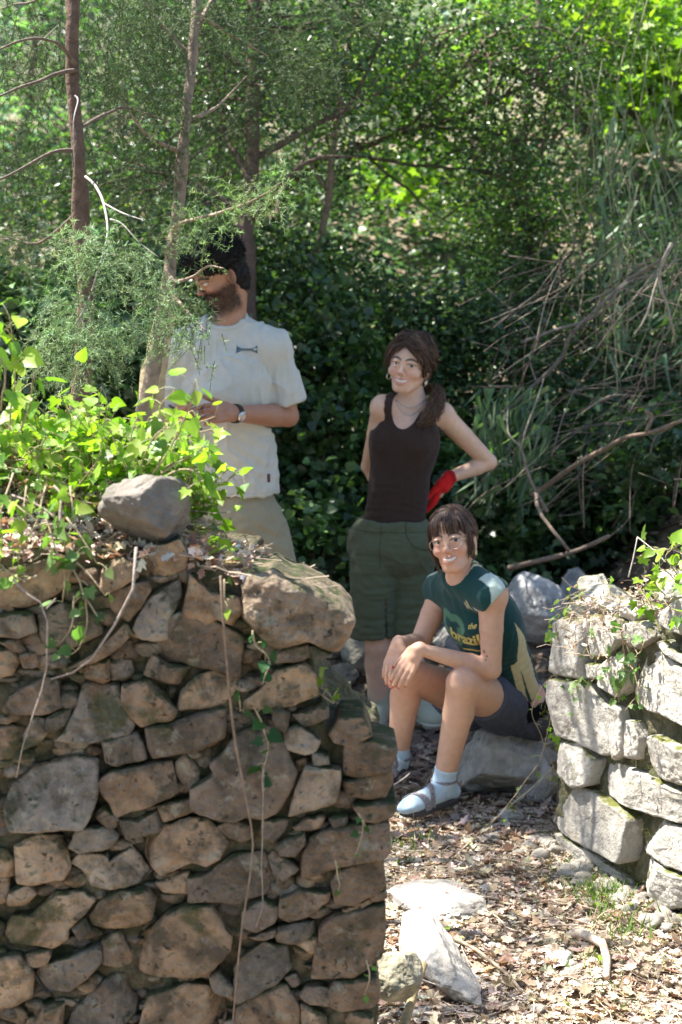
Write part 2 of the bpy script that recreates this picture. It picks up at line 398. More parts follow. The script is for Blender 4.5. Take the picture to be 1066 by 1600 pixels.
def sm(a, b, x):
    t = np.clip((x - a) / (b - a), 0, 1); return t * t * (3 - 2 * t)
def G(x, y, fine=True):
    x = np.asarray(x, float); y = np.asarray(y, float); p = np.stack([x, y, 0 * x], -1)
    z = .05 * fbm(p, .8, 3, 3) * sm(2, 9, y) + .36 * sm(7.0, 8.3, y) + .42 * np.clip(y - 8.6, 0, 5.5) + .95 * np.clip(y - 15, 0, 26) * (1 + .25 * fbm(p, .15, 3, 5))
    z = z + .16 * sm(-.1, -.5, x) * sm(5.6, 6.6, y)
    z = z + .75 * sm(1.05, 1.6, x) * sm(3.2, 4.2, y) * (1 - .3 * sm(6.5, 8.5, y))
    if fine: z = z + .018 * fbm(p, 6, 3, 8) + .006 * fbm(p, 30, 2, 9)
    return z
def ground():
    xs = np.concatenate([np.linspace(-30, -4, 27)[:-1], np.linspace(-4, -1.3, 28)[:-1], np.linspace(-1.3, 1.8, 156)[:-1], np.linspace(1.8, 5, 34)[:-1], np.linspace(5, 32, 28)])
    ys = np.concatenate([np.linspace(-4, 3.9, 30)[:-1], np.linspace(3.9, 8.2, 216)[:-1], np.linspace(8.2, 15, 70)[:-1], np.linspace(15, 48, 50)])
    X, Y = np.meshgrid(xs, ys, indexing='ij'); V = np.stack([X, Y, G(X, Y)], -1).reshape(-1, 3)
    i, j = np.meshgrid(np.arange(len(xs) - 1), np.arange(len(ys) - 1), indexing='ij'); a = (i * len(ys) + j).ravel()
    F = np.stack([a, a + len(ys), a + len(ys) + 1, a + 1], -1)
    far = sm(12, 18, V[:, 1])[:, None]
    c = np.array([.24, .19, .14]) * (1 - far) + np.array([.15, .21, .11]) * far
    c = c * (1 + .5 * fbm(V, 1.1, 3, 2)[:, None])
    tag(mesh_obj('ground', V, F, M['soil'], col=np.clip(c, .01, 1)), kind='structure')
ground()

# ================================================================ stones of a wall
def resample(poly, n, cut=.045):
    p = np.asarray(poly, float)
    for _ in range(2):
        q = np.roll(p, -1, 0); p = np.stack([p * (1 - cut) + q * cut, p * cut + q * (1 - cut)], 1).reshape(-1, 2)
    d = np.linalg.norm(np.roll(p, -1, 0) - p, axis=1); s = np.concatenate([[0], np.cumsum(d)]); pp = np.vstack([p, p[0]])
    t = np.linspace(0, s[-1], n, endpoint=False); return np.stack([np.interp(t, s, pp[:, k]) for k in (0, 1)], -1)
def area(p):
    q = np.roll(p, -1, 0); return .5 * np.sum(p[:, 0] * q[:, 1] - q[:, 0] * p[:, 1])
def stone3d(mb, poly, o, ex, ez, en, front, back, seed, col, rough=1.0, bev=.0055, grow=.0022):
    r_ = np.random.default_rng(seed); p = np.asarray(poly, float)
    if area(p) < 0: p = p[::-1]
    A = abs(area(p)); k = 56 if A < .004 else 96
    p = resample(p, k); c = p.mean(0)
    p = p + (p - c) / np.linalg.norm(p - c, axis=1, keepdims=True) * (.0015 + .0045 * rough * fbm(np.c_[p, np.full(k, seed)], 38, 4, seed))[:, None]
    p = c + (p - c) * (1 + grow / np.linalg.norm(p - c, axis=1, keepdims=True)); rad = np.linalg.norm(p - c, axis=1); nr = 16 if A < .004 else 26
    S = 1 - (np.linspace(0, 1, nr)) ** 1.5 * .985 ; rings = []
    tx, tz = r_.normal(0, .10, 2); bx = min(bev * r_.uniform(.7, 1.6), rad.min() * .6)
    f1 = r_.normal(size=2); f1 /= np.linalg.norm(f1); off = r_.uniform(.1, .6) * rad.mean(); sl = r_.uniform(.05, .32); f2 = r_.normal(size=2); f2 /= np.linalg.norm(f2); off2 = r_.uniform(.3, .8) * rad.mean(); sl2 = r_.uniform(.0, .8)
    for s in S:
        q = c + (p - c) * s; e = (1 - s) * rad; t = np.clip(e / bx, 0, 1); h = front - bx * (1 - np.sqrt(1 - (1 - t) ** 2))
        d = q - c; h = h + tx * d[:, 0] + tz * d[:, 1] - sl * np.clip(d @ f1 - off, 0, 1) - sl2 * np.clip(d @ f2 - off2, 0, 1)
        w = np.c_[q, np.full(k, seed * 1.7)]
        h = h + rough * np.clip(e / .008, .3, 1) * (.008 * fbm(w, 12, 2, seed) + .0045 * (1 - 2 * np.abs(fbm(w, 34, 4, seed + 3))) + .003 * fbm(w, 90, 2, seed + 6)); rings.append((q, h))
    side = []
    for u in (1.0, .7, .4, .15):
        q = c + (p - c) * (1 - .06 * u); h = np.full(k, front - bx - (front - bx + back) * u); h = h + .004 * rough * fbm(np.c_[q, h], 30, 2, seed + 1); side.append((q, h))
    rings = side + rings
    V = np.concatenate([o + q[:, :1] * ex + q[:, 1:] * ez + h[:, None] * en for q, h in rings]); m = len(rings)
    i, j = np.meshgrid(np.arange(m - 1), np.arange(k), indexing='ij'); j2 = (j + 1) % k
    F = np.stack([i * k + j, i * k + j2, (i + 1) * k + j2, (i + 1) * k + j], -1).reshape(-1, 4)
    if np.dot(np.cross(ex, ez), en) < 0: F = F[:, ::-1]
    col = np.asarray(col)[None] * (1 + .10 * fbm(V, 25, 3, seed + 5)[:, None]); mb.add(V, F, np.clip(col, .01, .9))

def inpoly(pts, poly):
    x, y = pts[:, 0], pts[:, 1]; r = np.zeros(len(pts), bool); n = len(poly)
    for i in range(n):
        x1, y1 = poly[i]; x2, y2 = poly[(i + 1) % n]; c = ((y1 > y) != (y2 > y)) & (x < (x2 - x1) * (y - y1) / (y2 - y1 + 1e-12) + x1); r ^= c
    return r
def polydist(pts, poly):
    d = np.full(pts.shape[:-1], 1e9)
    for i in range(len(poly)):
        a = np.array(poly[i]); b = np.array(poly[(i + 1) % len(poly)]); q = pts - a; ab = b - a
        t = np.clip((q @ ab) / (ab @ ab), 0, 1); d = np.minimum(d, np.linalg.norm(q - t[..., None] * ab, axis=-1))
    s = inpoly(pts.reshape(-1, 2), poly).reshape(pts.shape[:-1]); return np.where(s, -d, d)
def wall_core(outline, o, ex, ez, en, recess, depth, h, colr, parent, name='rubble_core', slope=0.0):
    """solid rubble heart of the wall, rough all round"""
    pl = np.array(outline); lo = pl.min(0) - .06; hi = pl.max(0) + .06
    a = np.arange(lo[0], hi[0], h); b = np.arange(lo[1], hi[1], h); c = np.arange(-depth - .06, .03, h)
    d2 = polydist(np.stack(np.meshgrid(a, b, indexing='ij'), -1), outline)
    X = np.stack(np.meshgrid(a, b, c, indexing='ij'), -1)
    n = .026 * fbm(X, 16, 2, 31) + .012 * fbm(X, 50, 2, 33)
    d = np.maximum(d2[..., None], np.maximum(X[..., 2] + recess, -(X[..., 2] + depth))) + n
    v = Vol((0, 0, 0), (.1, .1, .1), 1); v.lo = np.array([lo[0], lo[1], -depth - .06]); v.h = h; v.a = d.astype(np.float32); V, Q = v.mesh()
    if np.dot(np.cross(ex, ez), en) < 0: Q = Q[:, ::-1]
    W = o + V[:, :1] * ex + V[:, 1:2] * ez + V[:, 2:] * en
    c = np.array(colr) * (1 + .5 * fbm(W, 12, 3, 3)[:, None]); c = np.clip(c, .01, .8)
    return mesh_obj(name, W, Q, M['rubble'], parent, c)

# ================================================================ the near wall
WY = 3.6; o1 = np.array([0, WY, 0.0]); ex1 = np.array([1., 0, 0]); ez1 = np.array([0, 0, 1.]); en1 = np.array([0, -1., 0])
def w1(pts): return [(P(a, b, WY)[0], P(a, b, WY)[2]) for a, b in pts]
S1 = """6,1105 19,1084 74,1056 91,1062 96,1102 68,1110 9,1109|-40,1010 19,1013 32,1031 19,1050 -40,1062|135,1050 139,1034 170,1030 173,1059 161,1062 135,1057|174,1033 203,1031 210,1050 198,1061 176,1060
133,1064 183,1068 195,1096 210,1127 206,1143 186,1147 124,1154 90,1149 108,1133 124,1099|193,1068 235,1059 257,1084 276,1105 269,1118 223,1130 207,1115 194,1093|231,1133 279,1124 310,1113 345,1103 352,1105 352,1150 310,1165 280,1170 243,1180 236,1165
79,1116 113,1104 110,1118 90,1138 77,1133|42,1149 56,1118 73,1121 76,1138 59,1158 40,1166|-30,1140 19,1133 40,1136 39,1158 31,1170 19,1184 -30,1183|164,1152 186,1149 214,1140 223,1155 228,1180 186,1191 167,1186
155,1217 176,1201 269,1184 280,1232 248,1248 186,1270 167,1239|19,1223 56,1195 124,1177 155,1183 153,1239 142,1266 133,1282 62,1290 19,1292 9,1257|149,1270 164,1257 184,1273 181,1285 169,1288|226,1050 241,1019 263,1037 299,1040 279,1065 248,1059
280,1105 285,1078 310,1055 340,1045 375,1059 363,1084 350,1096 310,1105|232,985 240,962 300,955 330,965 380,990 375,1055 340,1043 300,1036 262,1030 236,1005|210,978 243,924 281,903 285,932 264,965 264,994 223,994|171,932 186,916 231,907 237,920 202,969 177,949
227,874 248,854 281,841 293,866 289,887 243,903|-40,895 25,887 95,866 113,887 111,907 95,924 50,945 -40,948|161,916 165,883 186,870 215,879 215,899 173,920|110,1040 160,1008 198,969 210,986 190,1005 150,1030|301,895 330,924 371,928 380,949 363,974 338,961 305,990 289,957
428,1022 440,1011 477,1003 482,1019 474,1027 431,1033|483,1006 499,1008 517,1017 516,1023 496,1022|384,1092 412,1071 434,1044 471,1033 493,1047 496,1081 471,1090 428,1102 381,1105|425,1104 434,1102 451,1112 451,1133 446,1143 434,1130|455,1113 483,1109 502,1096 511,1102 511,1118 477,1131
452,1133 465,1130 499,1152 493,1167 477,1174 449,1167 446,1146|369,1146 384,1136 415,1121 425,1121 446,1152 452,1177 463,1201 455,1226 434,1263 412,1273 384,1270 366,1276 335,1273 300,1257 300,1225 338,1205 329,1189 350,1174|466,1223 479,1192 531,1197 524,1248 496,1257 452,1272
490,1171 511,1177 514,1189 490,1192|25,1316 62,1301 99,1304 110,1350 99,1366 56,1375 32,1372|113,1316 124,1289 173,1289 187,1304 173,1318 130,1324|187,1276 217,1279 248,1262 250,1298 198,1310|229,1329 235,1304 257,1289 297,1276 325,1278 345,1295 358,1311 344,1335 322,1346 300,1340 255,1361 235,1350
111,1347 124,1332 167,1332 173,1344 204,1320 237,1360 217,1378 173,1386 146,1381 130,1357|-25,1325 9,1324 26,1344 22,1366 -25,1368|-25,1370 14,1369 14,1403 -25,1412|19,1388 46,1377 59,1391 40,1405 17,1408|9,1456 19,1428 56,1425 87,1391 130,1388 150,1403 133,1425 108,1446 108,1462 84,1475 53,1470 19,1468
142,1428 161,1403 192,1388 229,1385 243,1403 238,1428 217,1443 180,1450 146,1443|214,1480 223,1462 263,1425 300,1408 328,1409 363,1456 360,1474 325,1511 300,1517 250,1518 214,1511|115,1446 133,1431 142,1450 127,1465|163,1468 186,1451 206,1490 204,1501 186,1510 163,1504
56,1521 68,1502 118,1487 158,1471 161,1496 142,1518 111,1539 77,1545|-30,1496 31,1487 53,1515 51,1555 19,1569 -30,1569|42,1487 77,1477 80,1487 74,1499 46,1505|100,1612 124,1564 139,1555 176,1518 198,1521 201,1542 215,1555 211,1583 170,1612|217,1612 235,1549 294,1533 325,1538 348,1552 352,1585 335,1612
53,1612 71,1567 102,1561 96,1612|245,1378 294,1360 296,1393 257,1391|297,1365 329,1360 366,1332 412,1329 432,1378 418,1397 372,1405 297,1404|420,1338 428,1330 468,1354 446,1369 434,1375|412,1279 452,1279 443,1298 428,1314 412,1304|459,1289 502,1270 507,1275 499,1289 465,1293|435,1316 474,1295 477,1313 462,1329 440,1329
440,1397 468,1388 514,1388 513,1403 483,1425 452,1434 438,1425|429,1453 440,1443 490,1439 489,1459 465,1468 434,1468|369,1505 384,1487 412,1471 446,1474 455,1508 428,1533 397,1549 372,1566 366,1558|329,1524 341,1516 364,1539 360,1552 338,1545|363,1612 372,1570 434,1536 446,1536 465,1567 471,1612
471,1549 483,1538 514,1542 514,1567 486,1563|448,1527 462,1521 468,1533 459,1538|536,1416 576,1400 579,1406 539,1420|471,1564 508,1583 511,1612 474,1612|541,1589 551,1576 582,1580 582,1592 545,1598|516,1276 542,1270 539,1282 524,1289|381,1416 412,1403 434,1409 428,1434 403,1446 381,1437
390,1459 431,1445 428,1456 403,1462|341,1289 366,1278 390,1289 394,1304 378,1310 360,1304|276,1189 291,1174 310,1205 313,1232 297,1232 279,1208|248,1257 300,1245 310,1262 257,1282|0,1000 31,997 43,1016 34,1019|36,1020 56,1019 60,1038 40,1040|60,960 100,940 150,955 160,985 110,1010 70,1000|0,960 50,955 60,985 30,992 0,990
455,1298 470,1290 474,1296 462,1303|586,1478 590,1476 592,1488 585,1490|300,1128 330,1122 345,1160 310,1170"""
EDGE = """514,1146 527,1133 533,1121 567,1119 582,1146 545,1161 524,1158|539,1177 542,1161 580,1154 618,1166 607,1201 564,1211 537,1205|536,1217 558,1214 610,1201 613,1223 601,1242 545,1243|554,1254 589,1252 617,1250 613,1270 589,1279 566,1275
474,1326 486,1304 524,1289 607,1279 609,1316 601,1329 527,1347 496,1360 474,1364|519,1372 533,1354 595,1332 599,1372 595,1385 551,1406 524,1400|579,1394 598,1388 602,1397 582,1403|493,1493 502,1443 521,1428 551,1419 601,1408 599,1484 595,1496 558,1515 508,1522 488,1521
516,1542 527,1530 589,1521 592,1561 582,1570 533,1576 516,1567"""
def polys(s): return [[tuple(map(float, q.split(','))) for q in t.split()] for t in s.replace('\n', '|').split('|') if t.strip()]
TONES = [(.29, .235, .185), (.25, .21, .17), (.34, .26, .19), (.21, .19, .165), (.26, .235, .205), (.38, .28, .19), (.24, .20, .165), (.34, .31, .27), (.50, .385, .27), (.44, .38, .31)]
OUT1 = [(-330, 862), (0, 868), (105, 876), (165, 868), (250, 858), (300, 880), (385, 915), (400, 985), (478, 1012), (482, 1040), (482, 1092), (498, 1118), (540, 1150), (560, 1180), (585, 1195), (590, 1275), (585, 1300), (580, 1520), (575, 1880), (-330, 1880)]
def wall_top(x, y):
    return 1.352 + .155 * sm(3.6, 3.95, y) * sm(-.26, -.36, x) - .03 * sm(-.32, -.24, x) - .055 * sm(-.24, -.12, x)
def near_wall():
    t = thing('stone_wall', 'large brown rubble stone wall in the left foreground, broken down in steps and topped with earth and ivy', 'wall')
    mb = MB(); allp = []
    r_ = np.random.default_rng(5)
    for i, q in enumerate(polys(S1)):
        pl = w1(q); allp.append(pl); stone3d(mb, pl, o1, ex1, ez1, en1, r_.uniform(.012, .034), .05, i + 1, np.array(TONES[r_.integers(len(TONES))]) * r_.uniform(.82, 1.1))
    # courses that carry on below and to the left of the picture
    y = 1606
    while y < 1870:
        x = -320; hh = r_.uniform(40, 62)
        while x < 575:
            ww = r_.uniform(45, 120); a, b, c, d = x + 3, min(x + ww - 3, 585), y + 3, y + hh - 3
            if b - a > 18:
                q = [(a + r_.uniform(-3, 5), c + r_.uniform(-3, 5)), ((a + b) / 2, c - 3), (b - r_.uniform(-3, 8), c + r_.uniform(-3, 5)), (b, (c + d) / 2), (b - r_.uniform(-3, 5), d), (a + r_.uniform(-3, 9), d + r_.uniform(-3, 3))]
                pl = w1(q); allp.append(pl); stone3d(mb, pl, o1, ex1, ez1, en1, r_.uniform(.012, .034), .05, int(x * 7 + y) % 9999, np.array(TONES[r_.integers(len(TONES))]) * r_.uniform(.8, 1.1))
            x += ww
        y += hh
    y = 880
    while y < 1600:
        x = -320; hh = r_.uniform(36, 62)
        while x < -45:
            ww = min(r_.uniform(45, 110), -38 - x)
            if ww > 15:
                a, b, c, d = x + 3, x + ww - 3, y + 3, y + hh - 3; q = [(a, c), ((a + b) / 2, c - 3), (b, c), (b + 2, (c + d) / 2), (b, d), (a + 4, d)]
                pl = w1(q); allp.append(pl); stone3d(mb, pl, o1, ex1, ez1, en1, r_.uniform(.012, .034), .05, int(x * 7 + y) % 9999, np.array(TONES[r_.integers(len(TONES))]) * r_.uniform(.8, 1.1))
            x += max(ww, 20)
        y += hh
    mb.build('stonework', M['stone'], t)
    mb = MB()
    for i, q in enumerate(polys(EDGE)):
        pl = w1(q); allp.append(pl); stone3d(mb, pl, o1, ex1, ez1, en1, r_.uniform(.02, .035), .13, i + 301, np.array([.28, .21, .15]) * r_.uniform(.82, 1.1))
    # stones of the broken end behind the face
    for i, (px, py, Y, s) in enumerate([(548, 1205, 3.86, .05), (552, 1300, 3.84, .06), (548, 1400, 3.85, .06), (550, 1480, 3.86, .06), (545, 1560, 3.85, .07), (430, 1085, 3.85, .06), (425, 1130, 3.86, .06)]):
        rock_mesh(mb, P(px, py, Y), (s * 1.1, s * 1.5, s * .75), np.array([.26, .20, .15]), 400 + i, 4)
    mb.build('end_stones', M['stone'], t)
    # small filler stones in the joints
    mb = MB(); n = 0; cand = np.c_[r_.uniform(-1.1, .09, 2600), r_.uniform(.0, 1.38, 2600)]; out = w1(OUT1)
    D = np.full(len(cand), 1.0)
    for pl in allp: D = np.minimum(D, polydist(cand, pl))
    ok = (D > .004) & (polydist(cand, out) < -.02)
    for (a, b), dd in zip(cand[ok][:330], D[ok][:330]):
        s = min(.026, dd * 1.3 + .006); rock_mesh(mb, (a, WY + r_.uniform(.004, .018), b), (s * r_.uniform(.9, 1.6), s, s * r_.uniform(.6, 1.)), np.array(TONES[r_.integers(len(TONES))]) * r_.uniform(.6, 1.), int(r_.integers(9999)), 2, 6, .10)
    mb.build('chinking_stones', M['stone'], t)
    wall_core(out, o1, ex1, ez1, en1, .010, .50, .008, (.135, .112, .070), t)
    # capping slab that overhangs at the step
    mb = MB(); q = [(380, 915), (392, 893), (430, 893), (480, 915), (530, 945), (556, 968), (547, 985), (528, 1012), (510, 1010), (480, 998), (430, 1006), (408, 985), (383, 960)]
    stone3d(mb, w1(q), o1, ex1, ez1, en1, .05, .22, 777, (.36, .29, .22), 1.8, .02)
    tag(mb.build('cap_stone', M['stone'], t), 'overhanging slab at the broken step of the wall')
    # earth and leaf mould heaped on the wall top
    xs = np.linspace(-1.25, -.06, 130); ys = np.linspace(3.61, 4.15, 60); X, Y = np.meshgrid(xs, ys, indexing='ij')
    Z = wall_top(X, Y) - .5 * sm(-.12, -.06, X) - .05 * sm(3.66, 3.61, Y) - 1.2 * sm(4.05, 4.15, Y) - .12 * sm(-.36, -.28, X) * sm(3.75, 3.95, Y)
    Z = Z + .018 * fbm(np.stack([X, Y, 0 * X], -1), 9, 3, 5) + .006 * fbm(np.stack([X, Y, 0 * X], -1), 50, 2, 6)
    V = np.stack([X, Y, Z], -1).reshape(-1, 3); i, j = np.meshgrid(np.arange(129), np.arange(59), indexing='ij'); a = (i * 60 + j).ravel()
    mesh_obj('earth_fill', V, np.stack([a, a + 60, a + 61, a + 1], -1), M['soil'], t, np.clip(np.array([.17, .13, .09]) * (1 + .4 * fbm(V, 20, 3, 2)[:, None]), .01, 1))
    return t
near_wall()

# ================================================================ the pale wall on the right
PA = np.array([.66, 5.95, 0]); PB = np.array([.98, 5.20, 0]); ex2 = nrm(PB - PA); ez2 = np.array([0, 0, 1.]); en2 = nrm(np.cross(ex2, ez2))
if en2[0] > 0: en2 = -en2
def w2(pts):
    r = []
    for a, b in pts: h = hit_plane(a, b, PA, en2) - PA; r.append((h @ ex2, h[2]))
    return r
S2 = """870,1049 872,972 889,964 910,970 921,1006 925,1061 897,1057|872,1149 873,1059 929,1070 940,1091 959,1112 960,1178 946,1180 904,1155|962,1100 980,1106 984,1176 968,1185 962,1178|872,1208 874,1157 910,1160 936,1187 933,1225 910,1228
936,1216 942,1193 976,1193 1021,1214 1066,1237 1120,1263 1120,1305 1066,1284 1031,1273 993,1261 950,1242|860,1280 864,1216 882,1218 936,1239 978,1261 999,1278 995,1346 967,1335 925,1318 882,1301|1000,1327 1003,1284 1021,1275 1066,1292 1120,1316 1120,1378 1066,1356 1052,1353 1021,1333
995,1341 1021,1337 1050,1358 1066,1365 1120,1386 1120,1435 1066,1416 1048,1420 1010,1384|1000,1398 1044,1428 1066,1427 1120,1445 1120,1490 1066,1470 1045,1460 1020,1440|1010,1197 1012,1151 1031,1148 1066,1165 1120,1185 1120,1240 1066,1225 1044,1218
1008,1027 1031,1017 1066,1038 1120,1060 1120,1150 1066,1125 1044,1114 1020,1110 997,1097 989,1080|948,1044 965,1025 987,1027 987,1070 974,1087 950,1070|987,1125 1001,1129 1008,1155 1006,1185 989,1180|925,1036 946,1038 946,1059 927,1057
1040,959 1066,938 1120,930 1120,1000 1066,985 1050,975|1030,1003 1044,1000 1066,1020 1120,1040 1120,1055 1066,1030|925,965 960,962 975,1000 960,1020 930,1025 924,990|980,975 1015,970 1030,995 1005,1012 985,1005|870,1300 930,1330 985,1375 985,1400 940,1372 872,1322"""
OUT2 = [(872, 975), (900, 968), (960, 972), (1020, 975), (1060, 950), (1200, 860), (1200, 1560), (1120, 1520), (1040, 1475), (985, 1410), (868, 1330), (864, 1215), (874, 1150)]
def right_wall():
    t = thing('stone_wall', 'pale grey wall end of big sunlit squared limestone blocks at the right edge', 'wall')
    mb = MB(); r_ = np.random.default_rng(9)
    for i, q in enumerate(polys(S2)):
        stone3d(mb, w2(q), PA, ex2, ez2, en2, r_.uniform(.020, .032), .25, i + 500, np.array([.40, .375, .33]) * r_.uniform(.8, 1.12), .8, .008)
    y = 900
    while y < 1560:
        hh = r_.uniform(60, 90)
        q = [(1128, y), (1195, y + 20), (1195, y + hh + 14), (1128, y + hh - 8)]; stone3d(mb, w2(q), PA, ex2, ez2, en2, .02, .2, int(y), (.44, .40, .35)); y += hh
    mb.build('stonework', M['limestone'], t)
    wall_core(w2(OUT2), PA, ex2, ez2, en2, .012, .55, .012, (.14, .125, .075), t)
    # far corner return stones
    mb = MB()
    for i in range(16):
        z = .08 + .05 * i * .85; rock_mesh(mb, PA + ex2 * .05 - en2 * (.12 + .13 * (i % 3)) + np.array([0, .0, z]), (.07, .09, .05), np.array([.42, .39, .33]), 900 + i, 3)
    mb.build('corner_stones', M['limestone'], t)
    return t
right_wall()
def loose_rock(name, label, c, size, col, seed, mt='boulder', group=None, rot=None, sub=5, cuts=12, cat='rock', rough=.06):
    mb = MB(); rock_mesh(mb, c, size, col, seed, sub, cuts, rough, rot)
    return tag(mb.build(name, M[mt]), label, cat, group)
GREY = np.array([.36, .345, .32]); TAN = np.array([.38, .32, .26])
# stones lying on the walls
loose_rock('boulder', 'big angular grey stone perched on top of the left wall against the ivy', P(238, 798, 3.64), (.108, .10, .080), (.19, .165, .14), 23, 'boulder', rot=(.2, .25, .6), cuts=16, rough=.07)
WT = [((905, 950, 5.95), (.05, .06, .035), 'flat pale stone at the far corner on top of the right wall'), ((958, 938, 5.7), (.09, .10, .05), 'whitish slab near the middle of the right wall top'),
      ((1003, 955, 5.5), (.08, .09, .05), 'rounded pinkish stone among the twigs on the right wall'), ((1058, 925, 5.4), (.09, .09, .07), 'large tan stone under the ivy at the right edge of the picture'),
      ((930, 912, 5.95), (.06, .06, .04), 'sunlit white stone at the crest of the right wall'), ((965, 985, 5.62), (.05, .05, .02), 'thin white stone wedged in the front of the right wall top')]
for i, (c, s, l) in enumerate(WT): loose_rock('rock', l, P(*c), s, np.array([.46, .43, .38]), 60 + i, 'limestone', rot=(0, .15, i))
# stones on the ground
def gz(px, py, z=0.0): return hit_z(px, py, z)
def gp(px, py, up=0.0):                 # where the ray meets the ground
    z = 0.0
    for _ in range(12):
        q = hit_z(px, py, z); z = .5 * z + .5 * float(G(q[0], q[1], False))
    return hit_z(px, py, z) + np.array([0, 0, up])
RK = [('seat boulder', P(790, 1165, 6.45) - np.array([0, 0, .055]), (.235, .22, .175), (.36, .35, .31), 'grey boulder the young woman in the green top sits on', 31, 'boulder'),
      ('b', gp(838, 1250, .08), (.085, .10, .12), (.42, .40, .38), 'upright grey stone between the seat boulder and the right wall', 33, 'boulder'),
      ('b', gp(836, 1005, .14), (.145, .13, .175), (.52, .52, .51), 'rounded grey boulder behind the back of the seated woman', 34, 'boulder'),
      ('b', gp(900, 965, .11), (.12, .11, .14), (.38, .37, .36), 'dark boulder just right of the rounded grey boulder', 35, 'boulder'),
      ('b', gp(562, 1045, .05), (.09, .08, .10), (.30, .28, .22), 'mossy boulder left of the standing woman\'s bare calf', 36, 'boulder'),
      ('b', gp(530, 1068, .03), (.08, .08, .06), (.26, .24, .20), 'low mossy stone next to the overhanging wall slab', 37, 'boulder'),
      ('b', gp(705, 1025, .05), (.16, .1, .10), (.27, .26, .24), 'dark stone seen between the seated woman\'s arms', 38, 'boulder'),
      ('b', gz(690, 1420, .012), (.19, .18, .065), (.37, .34, .30), 'wide flat sunlit stone lying on the path', 39, 'slab'),
      ('b', P(684, 1500, 4.72), (.085, .27, .075), (.38, .355, .32), 'long bright stone slanting up from the bottom of the path', 40, 'slab'),
      ('b', P(735, 1552, 4.70), (.075, .07, .05), (.42, .40, .37), 'blunt grey stone against the lower end of the long bright stone', 41, 'slab'),
      ('b', P(617, 1520, 4.2), (.062, .07, .075), (.34, .31, .22), 'olive round stone at the foot of the left wall', 42, 'boulder'),
      ('b', gz(700, 1290, -.01), (.105, .09, .03), (.42, .29, .23), 'flat reddish stone under the front sandal', 43, 'slab'),
      ('b', gz(790, 1503, .015), (.035, .03, .018), (.34, .20, .15), 'small brick red stone on the sunlit path', 44, 'boulder'),
      ('b', gz(872, 1497, .01), (.06, .045, .022), (.45, .43, .41), 'small grey stone half buried right of the red stone', 45, 'slab'),
      ('b', gz(797, 1275, .02), (.05, .05, .035), (.42, .40, .38), 'grey lump of stone in the leaves below the seat boulder', 46, 'limestone'),
      ('b', gp(640, 1215, .0), (.05, .06, .03), (.16, .13, .11), 'dark low stone by the rear sandal', 47, 'boulder')]
for n, c, s, k, l, sd, mt in RK:
    loose_rock('boulder' if max(s) > .09 else 'rock', l, c, s, np.array(k), sd, mt, rot=(0, 0, (sd * 1.3) % 3) if sd not in (40, 31) else (.1, 0, .25 if sd == 40 else 0), sub=5 if max(s) > .06 else 4)

RO = gp(668, 400) 
mbo = MB()
for i, (dx, dy, dz, r_) in enumerate(((0, 0, .5, 1.2), (.9, .5, 1.2, 1.1), (-.8, .8, 1.5, 1.1), (.3, 1.3, 2.4, 1.3), (-.6, .3, .2, .8), (1.2, 1.2, 2.6, 1.0))): rock_mesh(mbo, RO + np.array([dx, dy + 1.0, dz]), (r_, r_ * .6, r_ * .8), (.50, .46, .44), 2100 + i, 4)
tag(mbo.build('rock_outcrop', M['limestone']), 'pale rock outcrop on the slope seen through the gap above the brunette', 'rock outcrop')
def pebbles():
    mb = MB(); r_ = np.random.default_rng(77)
    for i in range(170):
        x, y = r_.uniform(-.1, 1.1), r_.uniform(4.2, 6.4); s = r_.uniform(.006, .028) ** 1.0; rock_mesh(mb, (x, y, float(G(x, y)) + s * .3), (s, s * r_.uniform(.7, 1.2), s * .6), np.array([.44, .40, .35]) * r_.uniform(.6, 1.1), i, 2, 6, .1)
    for i in range(60):
        u = r_.uniform(0, .9); p = PA + ex2 * u - en2 * -r_.uniform(.0, .12); s = r_.uniform(.012, .04); rock_mesh(mb, (p[0], p[1], float(G(p[0], p[1])) + s * .3), (s, s, s * .7), np.array([.42, .38, .32]) * r_.uniform(.6, 1.1), i + 300, 2, 6, .1)
    tag(mb.build('rubble', M['boulder']), kind='stuff')
pebbles()
# ================================================================ trees and shrubs
GR_DARK = [(.06, .115, .045), (.045, .09, .04), (.085, .15, .05), (.05, .10, .055), (.11, .18, .08)]
GR_MID = [(.075, .15, .04), (.06, .12, .04), (.11, .20, .045), (.05, .10, .045)]
GR_YEL = [(.20, .32, .035), (.15, .27, .035), (.25, .36, .05), (.12, .22, .04)]
GR_BLUE = [(.065, .12, .06), (.05, .095, .05), (.10, .17, .09), (.045, .085, .05)]
def limb(mb, ctrl, r0, r1, col=(.16, .12, .09), n=None, k=7, rough=.25, seed=0, wob=.02):
    ctrl = np.asarray(ctrl, float); L = np.linalg.norm(np.diff(ctrl, axis=0), axis=1).sum(); n = n or max(6, int(L / .05)); n = min(n, 90)
    p = spline(ctrl, n); p = p + wob * np.stack([fbm(p + 7 * i + seed, 5, 2, i) for i in range(3)], -1) * np.linspace(0, 1, n)[:, None] ** .5
    tube(mb, p, np.linspace(r0, r1, n), col, k, rough, seed); return p
def clumps(c, rad, n, shell=.5):
    c = np.asarray(c); d = rdir(n); r = rng.uniform(shell ** 3, 1, (n, 1)) ** (1 / 3); return c + d * r * np.asarray(rad)
